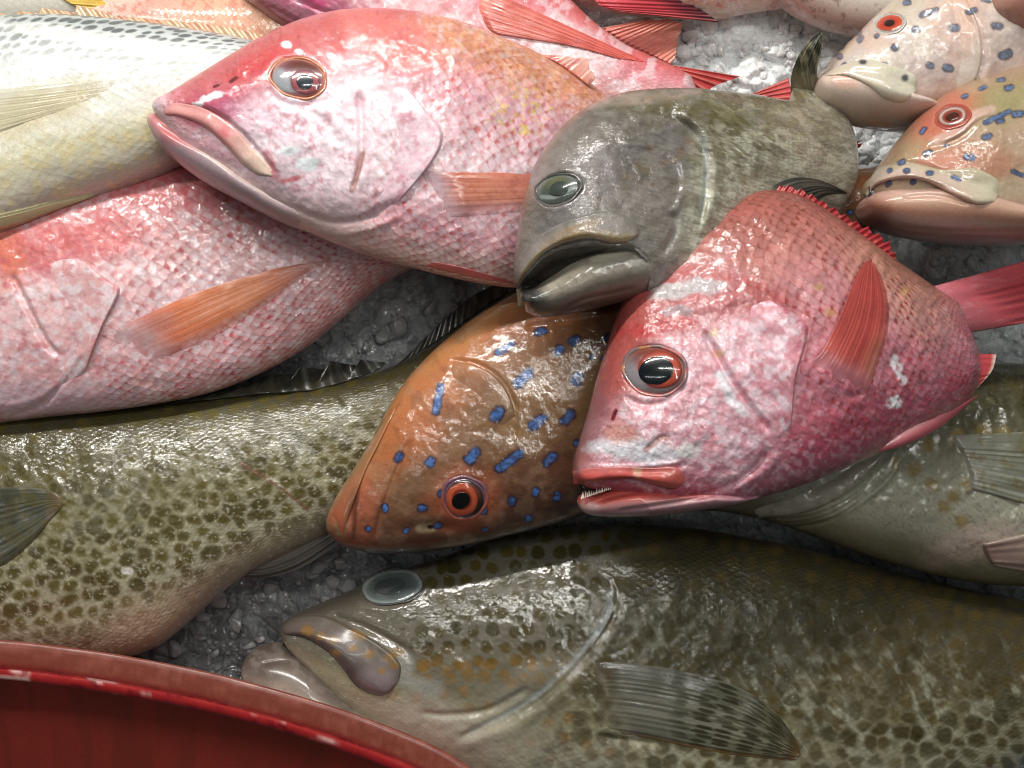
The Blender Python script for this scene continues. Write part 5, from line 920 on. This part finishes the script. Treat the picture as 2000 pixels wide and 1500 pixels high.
def fish_L():
    f = Fish('coral_grouper', 'orange and tan coral grouper with bright blue spots and parted jaws at the right edge', 'fish', 'coral groupers', (1850, 300), .12)
    f.zp = lambda x, y: .165 + 0 * x
    U = [(1690, 378), (1694, 355), (1712, 335), (1735, 300), (1765, 262), (1795, 225), (1835, 190), (1885, 163), (1940, 146), (2010, 128), (2120, 110), (2300, 120)]
    L = [(1692, 386), (1720, 400), (1780, 430), (1850, 460), (1930, 474), (2010, 474), (2120, 460), (2300, 420)]
    sp = [(1758, 318, 1766, 315, 7), (1736, 334, 1740, 332, 6), (1768, 334, 1774, 333, 7), (1734, 361, 1738, 358, 7), (1783, 356, 1786, 354, 7), (1812, 338, 1820, 338, 7), (1800, 258, 1806, 252, 7), (1848, 284, 1851, 283, 6), (1808, 300, 1818, 297, 8), (1888, 306, 1900, 308, 10), (1860, 345, 1875, 350, 6), (1922, 268, 1932, 266, 9), (1920, 240, 1975, 218, 8), (1966, 172, 1976, 170, 9), (1912, 174, 1925, 170, 6), (1880, 190, 1888, 187, 6), (1950, 156, 1962, 155, 6), (1980, 224, 1996, 222, 9), (1976, 334, 2000, 342, 6), (1948, 238, 1958, 236, 8)]
    def paint(k):
        c = grad(k.t, [(0, C('a08064')), (.2, C('a4906c')), (.45, C('b0947a')), (.7, C('b8a488')), (1, C('b09a86'))])
        c = mix(c, C('b87454'), k.blob(1900, 315, 110, 36, 5, .5, .3) * .65); c = mix(c, C('c4604a'), k.blob(1850, 225, 75, 36, -25, .5, .3) * .8); c = mix(c, C('cf8674'), k.blob(1845, 320, 50, 20, 0, .5) * .5)
        c = mix(c, C('8a8a54'), k.blob(1960, 200, 70, 40, -10, .6, .4) * .5); c = mix(c, C('d0aca0'), k.line([(1830, 275), (1880, 250), (1905, 225), (1935, 215)], 9, .5, .2) * .7); c = mix(c, C('c0b098'), k.blob(1790, 340, 100, 12, 5, .5) * .5)
        c = strokes(k, c, sp, '54709c', '26263a', .3, .74); return c, mk(k, .05, .2, .55), C('7a6040')
    disp = [('socket', 1860, 227, 33, 21, -15, .005), ('g', [(1700, 360), (1740, 325), (1790, 318), (1860, 345), (1940, 365)], 5, .003), ('g', [(1810, 290), (1870, 270), (1905, 240)], 6, .002), ('r', [(1830, 282), (1880, 256), (1905, 230), (1940, 216)], 7, .0025), ('n', 50, .002, 3)]
    f.loft('body', U, L, [(0, .025), (.1, .042), (.35, .056), (.7, .06), (1, .045)], paint, M_CO, disp=disp, nuv=(150, 80), end=(.06, .05))
    def jaw(k): c = grad(k.t, [(0, C('c8a094')), (.3, C('c09c8c')), (.5, C('b89078')), (.7, C('aa7a64')), (.85, C('b49c92')), (1, C('a48a80'))]); c = mix(c, C('8c4632'), k.blob(1700, 415, 34, 34, 0, .7) * .7); return c, mk(k, 0, 0, .35)
    f.loft('lower_jaw', [(1682, 405), (1687, 390), (1710, 376), (1750, 366), (1800, 362), (1850, 372), (1900, 395), (1960, 415), (2050, 430)], [(1682, 408), (1690, 428), (1720, 447), (1770, 462), (1840, 472), (1920, 477), (2000, 476), (2080, 470), (2150, 462)], [(0, .026), (.12, .038), (.4, .054), (1, .058)], jaw, M_LIP, zp=lambda x, y: .167 + 0 * x,
           disp=[('g', [(1760, 385), (1830, 382), (1900, 400)], 4, .002), ('g', [(1740, 440), (1820, 450), (1950, 452), (2050, 450)], 5, .0025)], end=(.08, .2))
    f.loft('mouth_lining', [(1695, 365), (1740, 350), (1790, 348), (1850, 362)], [(1692, 392), (1740, 378), (1790, 372), (1850, 378)], [(0, .003), (.5, .008), (1, .008)], flat('2c100c', .2), M_LIP, zp=lambda x, y: .175 + 0 * x, splat=False)
    def lip(k): c = grad(k.s, [(0, C('b0a488')), (.5, C('c4b0a0')), (1, C('b89482'))]); c = mix(c, C('c0bca0'), k.blob(1930, 370, 40, 34, 0, .6) * .7); c = strokes(k, c, sp, '54709c', '26263a', .3, .74); return c, mk(k, 0, 0, .4)
    f.patch('upper_lip', [(1693, 360), (1720, 328), (1775, 318), (1840, 330), (1900, 325), (1945, 345), (1955, 368)], [(1694, 384), (1712, 362), (1755, 350), (1805, 354), (1855, 378), (1905, 400), (1945, 395)], lipsh(.0065), lip, M_CO, blur=3)
    f.eye(1860, 227, 33, 21, -15, lambda k: (grad(k.s, [(0, C('7c2c20')), (.55, C('8a3828')), (.7, C('b8a8a0')), (.82, C('90483a')), (1, C('a85040'))]), mk(k, 0, 0, .5)), None, (0, 0, 14, 8, flat('4c241c', .2)), h=.007, lid=(4, flat('a84c3c')))
fish_L()
# ================================================================== far fish along the top edge
def pk(c0, c1, c2, sp='d04850', s=.5):
    def f(k):
        c = grad(k.t, [(0, C(c0)), (.35, C(c1)), (1, C(c2))]); c = mix(c, C('f0e4e6'), ss(.48, .6, k.n(16, 3, 4)) * .5); c = mix(c, C(sp), ss(.57, .66, k.n(12, 8, 4)) * .4); return c, mk(k, s, .6, .6), C(sp)
    return f
def red_m(k):
    c = grad(k.t, [(0, C('d4605c')), (.25, C('d86c70')), (.55, C('e0949e')), (.8, C('e0b0ac')), (1, C('d8989c'))]); c = mix(c, C('f2e6ea'), k.blob(1110, 90, 90, 40, 20, .6, .4) * .8); c = mix(c, C('f0e0e8'), ss(.48, .6, k.n(24, 5, 4)) * .5)
    c = mix(c, C('a84870'), k.blob(600, 10, 130, 50, 10, .5, .3) * .8); c = mix(c, C('9a4a58'), k.line([(480, -5), (560, 50), (640, 75)], 24, .6) * .8); c = mix(c, C('c83078'), k.blob(615, 5, 24, 12) * .7); return c, mk(k, .3 * ss(900, 1000, k.x), .6, .8), C('c84858')
def far():
    f = Fish('red_snapper', 'rosy red snapper with forked red tail spread on the white ice', 'fish', 'pink snappers', (1000, 80), .06)
    f.zp = lambda x, y: .066 + .03 * ss(900, 500, x)
    f.loft('body', [(470, -20), (500, -120), (640, -200), (860, -190), (1020, -90), (1110, 0), (1160, 48), (1210, 84), (1265, 110), (1310, 130), (1350, 148)], [(472, -8), (505, 18), (560, 56), (640, 90), (740, 140), (860, 200), (1000, 240), (1150, 250), (1250, 235), (1320, 215), (1370, 200)],
           [(0, .02), (.2, .05), (.5, .052), (.8, .03), (1, .014)], red_m, M_SN, disp=[('g', [(520, 8), (600, 50), (660, 60)], 6, .003), ('g', [(560, -10), (640, 25), (700, 40)], 6, .003), ('n', 30, .002, 3)], nuv=(60, 38))
    pfm = lambda a, b, n=60: (lambda k: (mix(mix(grad(k.s, [(0, C(a)), (1, C(b))]), C('e8a08c'), ss(.3, .95, np.cos(k.t * n)) * .4), C('a82c34'), ss(.55, .65, k.n(14, 3, 4, 3)) * .3), mk(k, 0, 0, .5)))
    f.patch('pectoral_fin', [(935, -30), (930, 10), (945, 50), (965, 68)], [(1265, 122), (1240, 118), (1200, 112), (1150, 92)], finth(.003), pfm('d07064', 'c8443e'), M_FIN, blur=6, ridge=rays(16, .001))
    f.patch('anal_fin', [(1175, 55), (1215, 82), (1260, 104), (1310, 126)], [(1262, 38), (1330, 40), (1326, 75), (1318, 115)], finth(.0015), pfm('d8685c', 'd88c74', 90), M_FIN, zf=lambda x, y: .05 + 0 * x, ridge=lambda S, t: .001 * np.cos(t * 90), fray=lambda t: .08 * vn(t * 20, 0 * t, 3))
    f.patch('tail_fin', [(1300, 125), (1335, 150), (1350, 180), (1345, 215)], [(1446, 149), (1385, 176), (1420, 205), (1560, 185)], finth(.002), pfm('c8504c', 'c4343a', 70), M_FIN, zf=lambda x, y: .066 - .035 * ss(1330, 1500, x), ridge=lambda S, t: .0012 * np.cos(t * 70), fray=lambda t: 0 * t)
    f.patch('tail_lobe', [(1400, 215), (1395, 205), (1420, 200), (1440, 196)], [(1545, 222), (1548, 205), (1546, 180), (1540, 152)], finth(.002), pfm('c8504c', 'c03a40', 40), M_FIN, zf=lambda x, y: .045 + 0 * x, ridge=lambda S, t: .001 * np.cos(t * 40))
    g = Fish('red_snapper', 'pink snapper tail end with dark-tipped red fin at the top edge above the ice', 'fish', 'pink snappers', (1350, 0), .05); g.zp = lambda x, y: .05 + 0 * x
    g.loft('body', [(950, -120), (1100, -150), (1250, -130), (1400, -90), (1500, -50), (1580, -25)], [(950, -100), (1080, -10), (1200, 22), (1340, 34), (1400, 34), (1450, 26), (1500, 18), (1545, 12), (1580, 5)], [(0, .02), (.3, .045), (.7, .035), (1, .014)], pk('d8807c', 'e0a89c', 'e4c0a8'), M_SN, nuv=(50, 30))
    g.patch('dark_tipped_fin', [(1160, -20), (1165, 5), (1190, 18), (1225, 26)], [(1340, -5), (1372, 20), (1404, 43), (1385, 40)], finth(.002), lambda k: (mix(mix(grad(k.s, [(0, C('c84450')), (.6, C('b83440')), (.85, C('5a2830')), (1, C('2c2224'))]), C('e08080'), ss(.3, .95, RC(k.t * 50)) * .5), C('7a2030'), k.blob(1330, 10, 60, 8, 28, .6) * .5), mk(k)), M_FIN, zf=lambda x, y: .09 - .025 * ss(1200, 1400, x), ridge=lambda S, t: .001 * np.cos(t * 50))
    g = Fish('white_fish', 'smooth white and pink fish belly at the top right beside the pale coral grouper', 'fish', None, (1640, 10), .06); g.zp = lambda x, y: .066 + 0 * x
    g.loft('body', [(1380, -180), (1500, -200), (1700, -180), (1850, -100), (1900, -20)], [(1380, -150), (1450, -60), (1520, 2), (1570, 36), (1625, 58), (1680, 72), (1740, 78), (1820, 70), (1900, 20)], [(0, .02), (.3, .045), (.7, .045), (1, .02)], lambda k: (mix(mix(grad(k.t, [(0, C('d0a0a0')), (.55, C('dcc4bc')), (.8, C('d8d4c8')), (1, C('c8a494'))]), C('cc8478'), k.blob(1545, 10, 50, 16, 40, .6, .4) * .6), C('7a4434'), ss(.66, .72, k.n(9, 5, 3)) * .5 * ss(.7, .9, k.t)), mk(k, .05, .1, .3)), M_CO)
    g = Fish('pink_perch', 'peach and pink mottled fish behind the silver fish along the upper left', 'fish', None, (400, 30), .05); g.zp = lambda x, y: .066 + 0 * x
    g.loft('body', [(180, 20), (230, 10), (300, 2), (400, -8), (520, -16), (640, -20)], [(180, 40), (240, 70), (330, 110), (430, 130), (540, 140), (640, 130)], [(0, .012), (.3, .03), (1, .03)], lambda k: (mix(mix(grad(k.s, [(0, C('e8cfc0')), (.3, C('e0a090')), (.5, C('dca488')), (1, C('d0a480'))]), C('f0ece0'), k.blob(270, 38, 50, 12, 5, .5, .5) * .8), C('c0604c'), ss(.55, .62, k.n(9, 5, 4)) * .5), mk(k, .3, .4, .4), C('b86048')), M_SN)
    g = Fish('yellowfin_fish', 'overexposed pale fish with a yellow fin in the top left corner', 'fish', None, (80, 0), .05); g.zp = lambda x, y: .05 + 0 * x
    g.loft('body', [(-300, -60), (-150, -150), (50, -170), (250, -120), (420, -60)], [(-300, -30), (-150, 60), (0, 80), (120, 70), (250, 45), (420, 0)], [(0, .02), (.4, .05), (1, .02)], lambda k: (grad(k.t, [(0, C('c8b8a0')), (.5, C('dcd6c6')), (1, C('dcd8cc'))]), mk(k, .1, .3, .3), C('b0a888')), M_SN)
    g.patch('yellow_fin', [(100, -20), (115, -5), (135, 8), (155, 16)], [(190, -10), (205, 5), (215, 18), (212, 26)], finth(.002), flat('dcb848', .1, (0, 0, .4)), M_FIN, blur=3, ridge=rays(6, .001))
    g = Fish('white_fish', 'pinkish white fish with reddish edge at the top edge behind the peach fish', 'fish', None, (330, -30), .05); g.zp = lambda x, y: .04 + 0 * x
    g.loft('body', [(200, -60), (280, -120), (400, -140), (520, -120), (620, -60)], [(200, -30), (240, 10), (330, 26), (440, 20), (540, 10), (620, -30)], [(0, .02), (.4, .04), (1, .02)], lambda k: (mix(grad(k.t, [(0, C('d8c0b8')), (1, C('e2d6d0'))]), C('8a3030'), k.line([(235, -8), (255, 2), (275, 12)], 4, .5, .3) * .8), mk(k, .1, .3, .3), C('b88888')), M_SN)
    g = Fish('coral_grouper', 'brownish pink chin of a fish poking in at the top right corner', 'fish', 'coral groupers', (1990, 20), .1); g.zp = lambda x, y: .19 + 0 * x
    g.loft('lower_jaw', [(1934, 2), (1940, -20), (1980, -60), (2060, -90), (2200, -90)], [(1935, 8), (1945, 28), (1975, 50), (2020, 64), (2100, 70), (2200, 60)], [(0, .015), (.2, .03), (1, .045)], lambda k: (mix(grad(k.t, [(0, C('c08c78')), (.6, C('b47c6c')), (1, C('98685c'))]), C('d8a898'), k.blob(1960, 0, 30, 16) * .4), mk(k, 0, 0, .3)), M_LIP, end=(.12, .05))
far()
